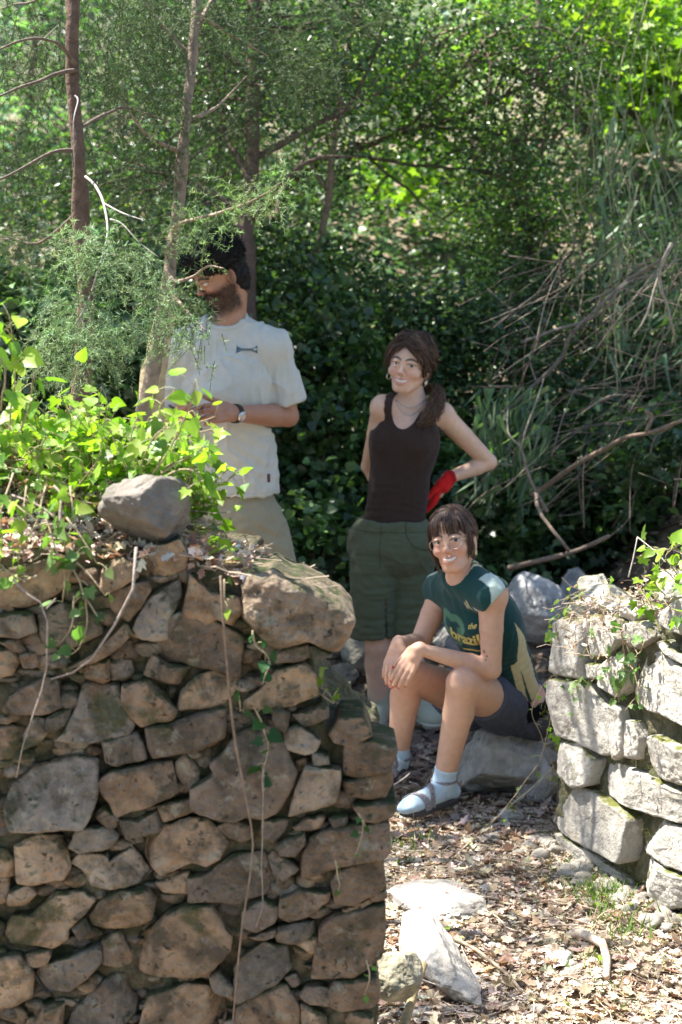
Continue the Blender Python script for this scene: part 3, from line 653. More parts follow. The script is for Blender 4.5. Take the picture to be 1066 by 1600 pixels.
def foliage(mb, centres, per, spread, kind, size, cols, up=.6, jit=.2, droop=.15):
    n = len(centres) * per; c = np.repeat(centres, per, 0); p = c + rng.normal(size=(n, 3)) * spread * np.array([1, 1, .6])
    d = rdir(n); d[:, 2] = d[:, 2] * .5 - droop; nn = rdir(n) * (1 - up) + np.array([0, 0, 1.]) * up
    base = np.repeat(pal(len(centres), cols, .18), per, 0); leaves(mb, kind, p, d, nn, size * rng.uniform(.6, 1.25, n), np.clip(base * (1 + jit * rng.normal(size=(n, 1))), .004, .8), .5)
def twigs_to(mb, src, centres, r, col, seed=0, sag=.05):
    for i, c in enumerate(centres):
        s = src[rng.integers(len(src))] if len(src) > 6 else src[np.argmin(np.linalg.norm(src - c, axis=1))]
        j = np.argsort(np.linalg.norm(src - c, axis=1))[:max(1, len(src) // 6)]; s = src[rng.choice(j)]
        m = (s + c) / 2 + rng.normal(size=3) * .12 * np.linalg.norm(c - s); tube(mb, spline([s, m, c], 7), np.linspace(r, r * .3, 7), col, 4, 0, cap=False)
def base_of(p): q = np.array(p, float); q[2] = float(G(q[0], q[1], False)) - .05; return q

JUN = [(.035, .07, .03), (.05, .09, .035), (.03, .055, .025), (.08, .14, .06)]
# ---------------------------------------------------------------- juniper sprays
def sprays(mb, tw, centres, length=.12, cols=GR_BLUE, per=6, nd=(0, 0, 0), needle=.014, dens=44):
    """little branchlets beset with needles"""
    for c in centres:
        col0 = pal(1, cols, .2)[0]
        for _ in range(per):
            d = nrm(rng.normal(size=3) * .8 + np.asarray(nd) + np.array([0, 0, -.15])); L = length * rng.uniform(.5, 1.2)
            t = np.linspace(0, 1, 5)[:, None]; q = c + rng.normal(size=3) * .03 + d * L * t + np.array([0, 0, -.25 * L]) * t ** 2
            tube(tw, q, np.linspace(.0011, .0005, 5), (.07, .08, .03), 3, 0, cap=False)
            n = int(dens * L / .1); u = rng.uniform(.05, 1.02, n)[:, None]; p = c + (q[0] - c) + d * L * u + np.array([0, 0, -.25 * L]) * u ** 2
            nd_ = rdir(n) * .9 + d * .75; leaves(mb, 'needle', p, nd_, rdir(n), needle * rng.uniform(.7, 1.4, n), np.clip(col0 * rng.uniform(.7, 1.35, (n, 1)), .01, .6))
def juniper_a():
    t = thing('juniper_tree', 'juniper with a straight reddish shredded trunk at the far left, nearest of the trees', 'tree')
    tr = MB(); tp = [base_of(P(122, 900, 5.4)), P(122, 760, 5.4), P(126, 640, 5.4), P(136, 480, 5.4), P(131, 400, 5.4), P(124, 250, 5.4), P(116, 150, 5.42), P(112, 0, 5.45), P(108, -180, 5.5), P(112, -420, 5.6)]
    main = limb(tr, tp, .031, .016, (.13, .085, .062), 90, 14, .5, 1, .006)
    limbs = [[P(120, 110, 5.42), P(70, 120, 5.3), P(20, 135, 5.15), P(-60, 170, 5.0)], [P(122, 235, 5.4), P(80, 240, 5.35), P(10, 275, 5.2), P(-60, 280, 5.1)], [P(118, 100, 5.4), P(90, 70, 5.2), P(40, 60, 5.0), P(-30, 90, 4.9)],
             [P(112, 10, 5.45), P(180, -60, 5.6), P(260, -90, 5.8), P(330, -60, 6.0)], [P(125, 200, 5.4), P(190, 170, 5.7), P(260, 190, 5.9)], [P(110, -100, 5.5), P(40, -130, 5.6), P(-60, -120, 5.9)],
             [P(112, -60, 5.5), P(60, 0, 5.9), P(0, 10, 6.2)], [P(122, 330, 5.4), P(60, 380, 5.7), P(0, 370, 6.0)]]
    src = [main[45:]]
    for i, l in enumerate(limbs): src.append(limb(tr, l, .0065, .002, (.15, .115, .09), 22, 6, .3, i, .02))
    tr.build('trunk', M['bark'], t)
    dd = MB()          # bare bleached twig
    W = (.34, .31, .28)
    limb(dd, [P(134, 276, 5.33), P(150, 292, 5.2), P(163, 325, 5.05), P(167, 370, 4.95), P(153, 425, 4.9), P(140, 465, 4.88), P(122, 500, 4.85)], 0.0042, .0018, W, 40, 7, .25, 5, .006)
    limb(dd, [P(163, 318, 5.07), P(190, 332, 5.0), P(225, 343, 4.95)], .0035, .0012, W, 16, 5, .2, 6, .006)
    limb(dd, [P(172, 343, 5.0), P(190, 352, 4.98), P(215, 378, 4.95), P(248, 402, 4.92)], .0032, .0012, W, 18, 5, .2, 7, .008)
    tag(dd.build('dead_twig', M['twig'], t), 'bleached forked bare twig'); dd = MB()
    limb(dd, [P(118, 150, 5.38), P(122, 160, 5.3), P(116, 195, 5.25), P(118, 270, 5.3)], .003, .0012, W, 18, 5, .2, 8, .008)
    dd.build('dead_twig', M['twig'], t); dd = MB()
    limb(dd, [P(60, 70, 5.2), P(92, 38, 5.1)], .003, .001, W, 8, 5, .2, 9, .006)
    dd.build('dead_twig', M['twig'], t); dd = MB()
    limb(dd, [P(124, 498, 4.85), P(112, 515, 4.83), P(118, 540, 4.8)], .002, .001, W, 8, 5, .2, 9, .006); limb(dd, [P(126, 495, 4.85), P(132, 515, 4.83)], .002, .001, W, 8, 5, .2, 9, .006)
    dd.build('dead_twig', M['twig'], t)
    nb = MB(); tw = MB()
    def reg(cx, cy, sx, sy, Y0, Y1, n):
        return [P(cx + sx * rng.normal(), cy + sy * rng.normal(), rng.uniform(Y0, Y1)) for _ in range(n)]
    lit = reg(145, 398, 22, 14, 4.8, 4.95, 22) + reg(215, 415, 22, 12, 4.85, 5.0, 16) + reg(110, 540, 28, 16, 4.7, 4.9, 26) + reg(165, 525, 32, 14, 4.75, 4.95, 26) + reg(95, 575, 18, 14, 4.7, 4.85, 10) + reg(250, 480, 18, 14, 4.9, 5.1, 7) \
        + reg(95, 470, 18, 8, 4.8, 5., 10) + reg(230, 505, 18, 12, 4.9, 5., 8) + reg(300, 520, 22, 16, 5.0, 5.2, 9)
    sprays(nb, tw, lit, .075, [(.26, .38, .20), (.30, .42, .24), (.20, .31, .15)], 5)  # sunlight on these sprays is put into paler needle colours
    up = reg(60, 40, 60, 30, 5.9, 6.5, 22) + reg(210, 30, 60, 30, 5.5, 6.1, 30) + reg(40, 130, 50, 20, 5.8, 6.4, 16) + reg(150, 140, 30, 16, 5.8, 6.2, 10) + reg(190, 250, 50, 40, 5.7, 6.2, 30) + reg(40, 260, 40, 30, 5.7, 6.2, 18) + reg(60, 370, 50, 20, 5.6, 6.1, 12) + reg(230, 120, 40, 40, 5.6, 6.2, 22)
    sprays(nb, tw, up, .12, JUN, 8, dens=40)
    tw.build('twigs', M['twig'], t); nb.build('needles', M['needle'], t, smooth=False)
juniper_a()
def juniper_b():
    t = thing('juniper_tree', 'slender grey brown trunk leaning in front of the man, needles before his face', 'tree')
    tr = MB(); tp = [base_of(P(215, 900, 5.9)), P(222, 720, 5.9), P(232, 620, 5.9), P(246, 540, 5.9), P(262, 440, 5.9), P(274, 350, 5.92), P(288, 200, 5.95), P(300, 80, 6.0), P(310, -60, 6.05), P(325, -400, 6.2)]
    main = limb(tr, tp, .029, .012, (.24, .19, .14), 90, 12, .45, 2, .01)
    limbs = [[P(272, 360, 5.92), P(280, 350, 5.6), P(330, 335, 5.3), P(400, 310, 5.1), P(440, 285, 5.0)], [P(264, 430, 5.9), P(275, 440, 5.6), P(300, 432, 5.4), P(325, 415, 5.3), P(350, 418, 5.25)], [P(290, 190, 5.95), P(340, 165, 6.1), P(385, 120, 6.2)],
             [P(285, 240, 5.95), P(230, 210, 5.8), P(190, 150, 5.7)], [P(300, 90, 6.0), P(240, 20, 6.0), P(190, -60, 6.0)], [P(305, 20, 6.0), P(370, 60, 6.2), P(420, 90, 6.3)], [P(262, 445, 5.9), P(285, 480, 5.5), P(320, 520, 5.3)], [P(300, 60, 6.), P(350, -20, 6.2), P(430, -30, 6.4), P(540, 20, 6.5)]]
    for i, l in enumerate(limbs): limb(tr, l, .008, .002, (.26, .2, .15), 22, 6, .2, i, .008)
    tr.build('trunk', M['bark'], t); nb = MB(); tw = MB()
    def along(pts, n, s): q = spline(pts, n); return list(q + rng.normal(size=q.shape) * s)
    sprays(nb, tw, along(limbs[0][1:], 26, .022), .075, [(.26, .38, .18), (.22, .36, .14)], 5)  # needles paled to paint sunlight on to this branch
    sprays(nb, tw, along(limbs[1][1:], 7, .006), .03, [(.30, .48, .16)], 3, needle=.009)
    sprays(nb, tw, along([P(258, 450, 5.6), P(282, 480, 5.4), P(300, 510, 5.3)], 16, .020), .06, [(.07, .11, .06), (.10, .14, .07)], 6)
    sprays(nb, tw, along([P(262, 455, 5.6), P(285, 465, 5.4), P(306, 470, 5.35)], 8, .012), .05, [(.07, .12, .06), (.10, .16, .07)], 5)
    sprays(nb, tw, along([P(240, 372, 5.5), P(320, 345, 5.3)], 10, .02), .06, [(.13, .19, .10)], 4)
    def reg(cx, cy, sx, sy, Y0, Y1, n): return [P(cx + sx * rng.normal(), cy + sy * rng.normal(), rng.uniform(Y0, Y1)) for _ in range(n)]
    sprays(nb, tw, reg(360, 60, 60, 30, 6.0, 6.6, 34) + reg(470, 110, 45, 35, 6.2, 6.7, 24) + reg(330, 190, 45, 40, 6.2, 6.8, 26) + reg(270, 20, 60, 30, 6.0, 6.5, 26) + reg(520, 30, 60, 20, 6.4, 6.8, 16), .12, JUN, 8, dens=40)
    tw.build('twigs', M['twig'], t); nb.build('needles', M['needle'], t, smooth=False)
    s = MB(); limb(s, [base_of(P(226, 760, 6.15)), P(236, 650, 6.15), P(244, 570, 6.15), P(256, 505, 6.17), P(268, 458, 6.18)], .05, .028, (.40, .33, .20), 40, 12, .35, 12, .006)
    tag(s.build('tree_stump', M['bark']), 'pale tan barkless broken stem standing just behind the slender leaning trunk', 'stump')
juniper_b()

def tree(name, label, trunk, r0, r1, limbs, crowns, kind, size, cols, per=60, spread=.13, group=None, bark=(.15, .11, .085), mt='bush', seed=0, up=.5, k=8):
    t = thing(name, label, 'tree', group=group); tr = MB(); cr = MB()
    p = limb(tr, trunk, r0, r1, bark, None, k, .3, seed, .02); src = [p[len(p) // 3:]]
    for i, (l, ra) in enumerate(limbs): src.append(limb(tr, l, ra, ra * .25, bark, None, 6, .2, seed + i, .04))
    src = np.concatenate(src)
    for (c, rad, n) in crowns:
        cc = clumps(c, rad, n, .2); twigs_to(tr, src, cc[:max(4, n // 2)], .007, bark); foliage(cr, cc, per, spread, kind, size, cols, up)
    tr.build('trunk', M['bark'], t); cr.build('crown', M[mt], t); return t
def cr_(px, py, Y, sx, sz, sy, n): return (P(px, py, Y), (sx, sy, sz), n)
tree('juniper_tree', 'dark reddish trunk rising behind the man\'s head', [base_of(P(395, 900, 8.2)), P(392, 600, 8.2), P(386, 420, 8.2), P(390, 300, 8.2), P(398, 150, 8.2), P(396, 0, 8.3), P(398, -250, 8.4)], .042, .024,
     [([P(390, 280, 8.2), P(340, 180, 8.4), P(310, 60, 8.6)], .02), ([P(392, 250, 8.2), P(460, 210, 8.3), P(540, 160, 8.4), P(590, 70, 8.5)], .02), ([P(395, 120, 8.2), P(330, 60, 8.), P(280, -20, 8.)], .02), ([P(388, 330, 8.2), P(300, 290, 8.5), P(170, 240, 8.8)], .018), ([P(388, 350, 8.2), P(470, 260, 8.), P(560, 250, 8.)], .014)],
     [cr_(330, 120, 8.5, .5, .35, .5, 60), cr_(480, 150, 8.5, .4, .3, .5, 40), cr_(200, 300, 8.8, .6, .25, .4, 40), cr_(500, 30, 8.6, .5, .3, .5, 40)], 'quad', .035, GR_DARK, 55, .12, bark=(.11, .075, .06), seed=3)
tree('young_tree', 'thin pale sapling between the man\'s head and the brunette', [base_of(P(470, 900, 8.8)), P(480, 500, 8.8), P(505, 360, 8.8), P(516, 300, 8.8), P(520, 235, 8.8), P(535, 120, 8.9), P(560, 20, 9.0), P(590, -80, 9.2)], .022, .012,
     [([P(512, 300, 8.8), P(480, 230, 8.8), P(470, 150, 8.8)], .008), ([P(530, 180, 8.8), P(600, 140, 9), P(700, 60, 9.1), P(780, 30, 9.2)], .012)],
     [cr_(560, 90, 9.2, .4, .3, .4, 34), cr_(680, 40, 9.3, .45, .2, .4, 36)], 'quad', .035, GR_MID, 50, .12, bark=(.20, .15, .11), seed=5)
tree('oak_tree', 'leafy tree whose long thin branches slant up to the upper right above the brunette', [base_of(P(420, 900, 9.6)), P(430, 560, 9.6), P(440, 330, 9.6), P(480, 260, 9.5), P(540, 240, 9.4), P(640, 205, 9.3), P(760, 165, 9.2), P(930, 80, 9.1)], .04, .008,
     [([P(540, 240, 9.4), P(660, 260, 9.2), P(800, 270, 9.1)], .012), ([P(600, 215, 9.3), P(680, 160, 9.1), P(760, 40, 9.)], .012), ([P(560, 235, 9.4), P(640, 300, 9.3), P(700, 350, 9.2)], .01), ([P(680, 200, 9.3), P(780, 210, 9.2), P(860, 250, 9.1)], .01)],
     [cr_(610, 190, 9.2, .5, .16, .3, 34), cr_(770, 150, 9.1, .55, .24, .35, 54), cr_(880, 60, 9.0, .5, .25, .35, 40), cr_(790, 270, 9.0, .3, .18, .3, 28), cr_(540, 290, 9.3, .25, .2, .3, 20)], 'oval', .03, GR_DARK + GR_MID + [(.10, .19, .03)], 60, .10, seed=7)
tree('oak_tree', 'tree with a dark upright trunk behind the elbow of the brunette', [base_of(P(835, 900, 9.6)), P(830, 600, 9.6), P(826, 430, 9.6), P(822, 340, 9.6), P(812, 250, 9.6), P(830, 120, 9.7), P(850, -60, 9.8)], .042, .02,
     [([P(822, 330, 9.6), P(760, 250, 9.8), P(720, 180, 10)], .015), ([P(816, 280, 9.6), P(880, 200, 9.5), P(940, 120, 9.5)], .015), ([P(826, 400, 9.6), P(870, 440, 9.3), P(900, 480, 9.1)], .012)],
     [cr_(830, 260, 9.7, .4, .3, .4, 50), cr_(770, 350, 9.8, .25, .2, .3, 26), cr_(850, 360, 9.6, .3, .2, .3, 30)], 'oval', .032, GR_DARK + GR_YEL[:1], 60, .11, seed=9)
tree('maple_tree', 'bright yellow green tree with a dark arching limb at the upper right', [base_of(P(1010, 900, 11.5)), P(1000, 620, 11.5), P(985, 480, 11.5), P(960, 330, 11.4), P(925, 220, 11.3), P(880, 150, 11.2), P(800, 108, 11.2), P(730, 100, 11.3), P(660, 130, 11.5)], .06, .02,
     [([P(920, 215, 11.3), P(960, 175, 11.2), P(1040, 180, 11.2), P(1100, 170, 11.2)], .03), ([P(880, 150, 11.2), P(900, 60, 11.4), P(960, -40, 11.5)], .025), ([P(800, 108, 11.2), P(760, 20, 11.4)], .02)],
     [cr_(1000, 60, 11.6, .7, .35, .5, 80), cr_(620, 110, 12, .35, .2, .4, 24), cr_(1040, 150, 11.3, .4, .2, .4, 40), cr_(860, 20, 11.8, .5, .3, .5, 40), cr_(700, 260, 12, .4, .3, .4, 24)], 'ivy', .075, GR_YEL, 26, .17, mt='leaf', bark=(.09, .07, .055), seed=11)
# trees on the slope farther back
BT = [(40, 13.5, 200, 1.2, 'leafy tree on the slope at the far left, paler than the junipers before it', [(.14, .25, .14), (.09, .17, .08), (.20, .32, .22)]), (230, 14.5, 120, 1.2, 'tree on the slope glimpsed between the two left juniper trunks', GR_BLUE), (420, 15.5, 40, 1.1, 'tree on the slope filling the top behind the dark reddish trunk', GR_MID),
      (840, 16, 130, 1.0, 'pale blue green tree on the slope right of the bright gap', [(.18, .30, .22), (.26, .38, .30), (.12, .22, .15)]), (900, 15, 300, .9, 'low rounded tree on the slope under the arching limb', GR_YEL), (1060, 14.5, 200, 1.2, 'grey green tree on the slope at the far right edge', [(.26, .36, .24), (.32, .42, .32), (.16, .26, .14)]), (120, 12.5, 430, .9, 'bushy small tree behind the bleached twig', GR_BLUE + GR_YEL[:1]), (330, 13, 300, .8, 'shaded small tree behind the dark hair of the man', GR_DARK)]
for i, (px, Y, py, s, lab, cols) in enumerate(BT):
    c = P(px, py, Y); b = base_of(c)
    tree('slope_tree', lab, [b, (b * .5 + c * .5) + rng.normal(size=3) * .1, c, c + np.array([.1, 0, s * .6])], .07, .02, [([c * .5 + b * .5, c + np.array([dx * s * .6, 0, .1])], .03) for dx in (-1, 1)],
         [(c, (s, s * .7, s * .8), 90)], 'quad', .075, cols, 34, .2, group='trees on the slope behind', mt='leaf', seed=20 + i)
# ---------------------------------------------------------------- shrubs
def shrub(name, label, lst, kind, size, cols, per=50, spread=.10, mt='bush', group=None, up=.45, stems=True):
    t = thing(name, label, 'shrub', group=group); st = MB(); lf = MB()
    for (c, rad, n) in lst:
        cc = clumps(c, rad, n, .35); cc = cc[cc[:, 2] > G(cc[:, 0], cc[:, 1], False) - .02]
        b = base_of(c); 
        for q in cc[::4]: tube(st, spline([b + rng.normal(size=3) * .08 * np.array([1, 1, 0]), (b + q) / 2 + rng.normal(size=3) * .08, q], 8), np.linspace(.007, .0025, 8), (.15, .11, .08), 4, 0, cap=False)
        foliage(lf, cc, per, spread, kind, size, cols, up)
    st.build('stems', M['twig'], t); lf.build('foliage', M[mt], t); return t
GS = 'dark evergreen shrubs on the bank behind the people'
shrub('evergreen_shrub', 'dark evergreen shrub between the man and the brunette', [cr_(490, 620, 8.5, .32, .55, .35, 110), cr_(470, 830, 8.2, .3, .3, .3, 60)], 'heart', .045, GR_DARK + GR_MID[:1], 44, .085, group=GS)
shrub('evergreen_shrub', 'dark evergreen shrub right behind the head of the brunette', [cr_(600, 540, 9.0, .5, .33, .4, 90), cr_(545, 450, 9.2, .22, .2, .3, 26), cr_(690, 520, 9.1, .25, .2, .3, 34)], 'oval', .042, GR_DARK, 46, .09, group=GS)
shrub('evergreen_shrub', 'dark evergreen shrub above the elbow of the brunette', [cr_(750, 580, 8.9, .4, .42, .4, 100), cr_(790, 450, 9.4, .25, .2, .3, 30)], 'oval', .045, GR_DARK + [(.05, .09, .05)], 46, .09, group=GS)
shrub('ivy_thicket', 'glossy ivy thicket between the elbow of the brunette and the head of the seated woman', [cr_(740, 830, 8.35, .3, .3, .28, 90), cr_(830, 770, 8.6, .3, .25, .3, 70), cr_(680, 760, 8.6, .3, .4, .3, 70)], 'ivy', .055, GR_DARK + [(.14, .24, .10), (.18, .28, .15)], 30, .085, group=GS)
shrub('ivy_thicket', 'glossy ivy thicket spread below the fallen branches at the right', [cr_(950, 780, 8.5, .4, .3, .3, 110), cr_(1080, 740, 8.0, .3, .35, .3, 70), cr_(900, 700, 8.8, .4, .3, .3, 70)], 'ivy', .05, GR_DARK + [(.12, .20, .08)], 32, .085, group=GS)
shrub('evergreen_shrub', 'bluish shrub right of centre under the arching limb', [cr_(900, 520, 9.4, .45, .35, .4, 120), cr_(1040, 470, 9.3, .45, .45, .4, 120)], 'quad', .035, GR_BLUE + GR_DARK, 50, .10, group=GS)
shrub('evergreen_shrub', 'shaded shrub low at the left between the two juniper trunks', [cr_(180, 600, 7.6, .3, .28, .3, 80), cr_(40, 560, 7.8, .3, .4, .3, 80), cr_(190, 480, 8.4, .4, .3, .3, 60)], 'heart', .045, GR_DARK + [(.08, .13, .07)], 42, .09, group=GS)
shrub('evergreen_shrub', 'dark shrub behind the shoulders of the man', [cr_(430, 470, 8.8, .3, .4, .3, 70), cr_(330, 420, 9.2, .4, .4, .3, 80), cr_(330, 620, 9.0, .5, .4, .3, 60)], 'oval', .045, GR_DARK, 46, .10, group=GS)
# leafy ground cover of the bank, nobody could count it
def bank_cover():
    lf = MB(); n = 26000; x = rng.uniform(-3, 4.2, n); y = rng.uniform(8.15, 13.5, n); k = (x < .9) | (y > 8.0); x, y = x[k], y[k]; n = len(x)
    p = np.stack([x, y, G(x, y, False) + np.abs(rng.normal(size=n)) * .09], -1); d = rdir(n); d[:, 2] = .2; nn = rdir(n) * .5 + np.array([0, -.2, 1.])
    leaves(lf, 'ivy', p, d, nn, .06 * rng.uniform(.6, 1.3, n), pal(n, GR_DARK + [(.08, .13, .05)], .25)); tag(lf.build('ground_cover', M['bush']), kind='stuff')
    lf = MB(); m = 2100; x = rng.uniform(-14, 15, m); y = rng.uniform(15.5, 40, m); c = np.stack([x, y, G(x, y, False) + .25], -1)
    g = fbm(c, .35, 2, 44) > -.18; c = c[g]; keep = ~((np.abs(c[:, 0] - (665 - 533) / FPX * c[:, 1]) < .038 * c[:, 1]) & (c[:, 1] < 30)); c = c[keep]
    foliage(lf, c, 46, .42, 'quad', .17, GR_BLUE + GR_YEL + [(.13, .19, .11), (.16, .22, .14)], .5); tag(lf.build('far_scrub', M['leaf']), kind='stuff')
bank_cover()
# ---------------------------------------------------------------- crowns overhead, out of the frame, that throw the shade
def shade_tree(label, b, top, crowns, seed, per=40, size=.06, cols=GR_MID, spread=.16):
    tree('plane_tree', label, [base_of(b), (np.array(b) + np.array(top)) / 2 + np.array([.1, 0, 1.]), np.array(top)], .13, .06, [([np.array(top) - np.array([0, 0, .6]), np.array(c[0])], .04) for c in crowns], crowns, 'ivy', size, cols, per, spread, mt='leaf', group='tall trees overhead', seed=seed)
shade_tree('tall shade tree on the bank at the left, its crown over the man', (-3.2, 9.2, 0), (-2.6, 8.8, 4.6), [((-1.6, 7.35, 3.85), (.72, .50, .30), 130), ((-2.4, 8.3, 4.1), (.8, .6, .35), 50), ((-3.0, 9.2, 4.5), (.9, .8, .5), 30), ((-1.6, 9.4, 4.5), (.9, .6, .4), 26)], 41)
shade_tree('tall shade tree on the bank at the right, its crown over the two women', (2.6, 10.6, 0), (1.0, 9.3, 4.9), [((-1.0, 7.7, 3.9), (.60, .45, .30), 50), ((-1.15, 6.85, 3.7), (.42, .28, .2), 15), ((.1, 8.5, 4.1), (1.0, .6, .4), 56), ((1.4, 9.8, 4.8), (1.0, .8, .5), 24), ((-.2, 10.2, 4.8), (1.0, .8, .4), 22)], 42)

def fill_blocker(label, b, top, crowns, seed): tree('added_broadleaf_tree', label, [base_of(b), (np.array(b) + np.array(top)) / 2 + np.array([.15, 0, 1.]), np.array(top)], .18, .08, [([np.array(top) - np.array([0, 0, .8]), np.array(c[0])], .05) for c in crowns], crowns, 'quad', .16, GR_DARK, 40, .35, mt='leaf', group='unseen trees added behind the camera to cut sky fill', seed=seed)  # unseen trees added to cut the sky fill on people and wall
fill_blocker('unseen broad tree added behind and to the right of the camera to cut sky fill', (3.4, -3.0, 0), (3.2, -3.2, 5.0), [((2.6, -3.0, 4.6), (2.2, 1.8, 1.8), 130), ((4.2, -1.2, 3.8), (1.4, 1.6, 1.8), 90)], 51)
fill_blocker('unseen broad tree added behind and to the left of the camera to cut sky fill', (-3.6, -4.4, 0), (-3.2, -4.4, 5.0), [((-2.2, -4.4, 4.2), (2.2, 1.6, 2.2), 140)], 52)
# ================================================================ leaf litter, twigs, ivy, fallen branches
LIT = [(.46, .38, .29), (.56, .48, .38), (.40, .30, .21), (.32, .23, .155), (.62, .55, .45), (.26, .195, .135), (.48, .40, .31), (.58, .52, .43)]
def litter():
    mb = MB()
    def put(x, y, z, size, kind='dead', cols=LIT):
        n = len(x); p = np.stack([x, y, z], -1); d = rdir(n); d[:, 2] *= .25; nn = rdir(n) * .38 + np.array([0, 0, 1.]); leaves(mb, kind, p, d, nn, size, pal(n, cols, .2), .7)
    n = 15000; x = rng.uniform(-.35, 1.35, n); y = rng.uniform(4.1, 6.3, n); dn = fbm(np.stack([x, y, 0 * x], -1), 2.2, 3, 71); k = rng.uniform(-.9, .4, n) < dn + .35; x, y = x[k], y[k]
    put(x, y, G(x, y) + rng.uniform(0, .018, len(x)), .010 + .040 * rng.random(len(x)) ** 2)
    n = 9000; x = rng.uniform(-1.2, 1.8, n); y = rng.uniform(6.2, 8.6, n); put(x, y, G(x, y) + rng.uniform(0, .02, n), rng.uniform(.02, .06, n), cols=[(.20, .15, .11), (.28, .21, .15), (.14, .10, .08), (.36, .30, .24)])
    n = 16000; x = rng.uniform(-.35, 1.35, n); y = rng.uniform(4.1, 6.6, n); put(x, y, G(x, y) + rng.uniform(0, .012, n), rng.uniform(.005, .016, n), 'oval', LIT + [(.62, .56, .48)])
    tag(mb.build('leaf_litter', M['litter'], smooth=False), kind='stuff')
    mb = MB()
    for i in range(1500):
        x, y = rng.uniform(-.3, 1.35), rng.uniform(4.15, 6.6); L = rng.uniform(.03, .20); a = rng.uniform(0, 6.28); d = np.array([math.cos(a), math.sin(a), 0]) * L
        q = np.array([x, y, 0]) + d * np.linspace(0, 1, 5)[:, None] + rng.normal(size=(5, 3)) * .006; q[:, 2] = G(q[:, 0], q[:, 1]) + rng.uniform(.003, .022); c = np.array([.40, .33, .26]) * rng.uniform(.5, 1.4)
        tube(mb, q, np.linspace(1, .6, 5) * rng.uniform(.0006, .0022), c * 1.3, 4, 0)
    tag(mb.build('twig_litter', M['twig']), kind='stuff')
    # on the wall top
    mb = MB(); n = 3000; x = rng.uniform(-1.2, -.12, n); y = rng.uniform(3.58, 3.90, n); p = np.stack([x, y, wall_top(x, y) + rng.uniform(.0, .03, n)], -1); d = rdir(n); d[:, 2] *= .35; nn = rdir(n) * .7 + np.array([0, -.2, 1.])
    leaves(mb, 'dead', p, d, nn, rng.uniform(.010, .036, n), pal(n, [(.62, .52, .43), (.70, .62, .54), (.50, .38, .30), (.42, .25, .17), (.56, .46, .36)], .2), .9)
    for i in range(260):
        x, y = rng.uniform(-.75, -.08), rng.uniform(3.58, 3.85); L = rng.uniform(.03, .14); a = rng.uniform(0, 6.28); d = np.array([math.cos(a), math.sin(a) * .6, rng.normal() * .15]) * L
        q = np.array([x, y, wall_top(x, y) + .015]) + d * np.linspace(0, 1, 5)[:, None] + rng.normal(size=(5, 3)) * .004; tube(mb, q, rng.uniform(.0007, .002), np.array([.42, .34, .26]) * rng.uniform(.5, 1.3), 4, 0)
    tag(mb.build('wall_litter', M['litter'], smooth=False), kind='stuff')
    mb = MB(); n = 420; a = [P(rng.uniform(895, 1090), 0, 1) for _ in range(1)]
    c = []
    for _ in range(n):
        px = rng.uniform(885, 1080); py = 985 - (px - 880) * .35 + rng.normal() * 24; Y = rng.uniform(5.3, 5.95); c.append(P(px, py, Y))
    c = np.array(c); leaves(mb, 'dead', c, rdir(n), rdir(n) * .6 + np.array([0, 0, 1.]), rng.uniform(.008, .024, n), pal(n, LIT, .2), .9)
    for i in range(150):
        q = c[rng.integers(n)] + rdir(1)[0] * np.array([1, 1, .4]) * rng.uniform(.03, .12) * np.linspace(0, 1, 5)[:, None] + rng.normal(size=(5, 3)) * .006; tube(mb, q, rng.uniform(.0008, .0022), np.array([.42, .34, .27]) * rng.uniform(.6, 1.3), 4, 0)
    tag(mb.build('wall_litter', M['litter'], smooth=False), kind='stuff')
    # grass and seedlings by the foot of the right wall
    mb = MB()
    for px, py, n, s in ((940, 1400, 260, .05), (930, 1350, 160, .035), (975, 1450, 120, .05), (920, 1500, 70, .04), (640, 1330, 60, .05), (960, 1560, 60, .04)):
        c = gp(px, py); p = c + rng.normal(size=(n, 3)) * np.array([.055, .09, 0]); p[:, 2] = G(p[:, 0], p[:, 1]); d = rdir(n) * .7 + np.array([0, 0, 1.]); leaves(mb, 'needle', p, d, rdir(n), s * rng.uniform(.5, 1.5, n), pal(n, [(.16, .26, .07), (.22, .30, .12), (.12, .2, .06)]))
    tag(mb.build('grass', M['grass'], smooth=False), kind='stuff')
litter()
def moss_tufts():
    mb = MB(); r_ = np.random.default_rng(3)
    for _ in range(2600):
        u = r_.uniform(0, .86); px = 0
        z = .0
        p = PA + ex2 * u - en2 * r_.uniform(-.012, .01); py = r_.choice([0, 1, 2])
        p[2] = [.42, .22, .03][py] + r_.normal() * .02 + .10 * (py == 2) * 0
        leaves(mb, 'needle', (p + r_.normal(size=3) * .008)[None], (r_.normal(size=3) * .5 + [0, 0, .3] - 0 * en2)[None], rdir(1), .010, pal(1, [(.26, .26, .04), (.18, .20, .05)]))
    tag(mb.build('moss', M['grass'], smooth=False), kind='stuff')
moss_tufts()

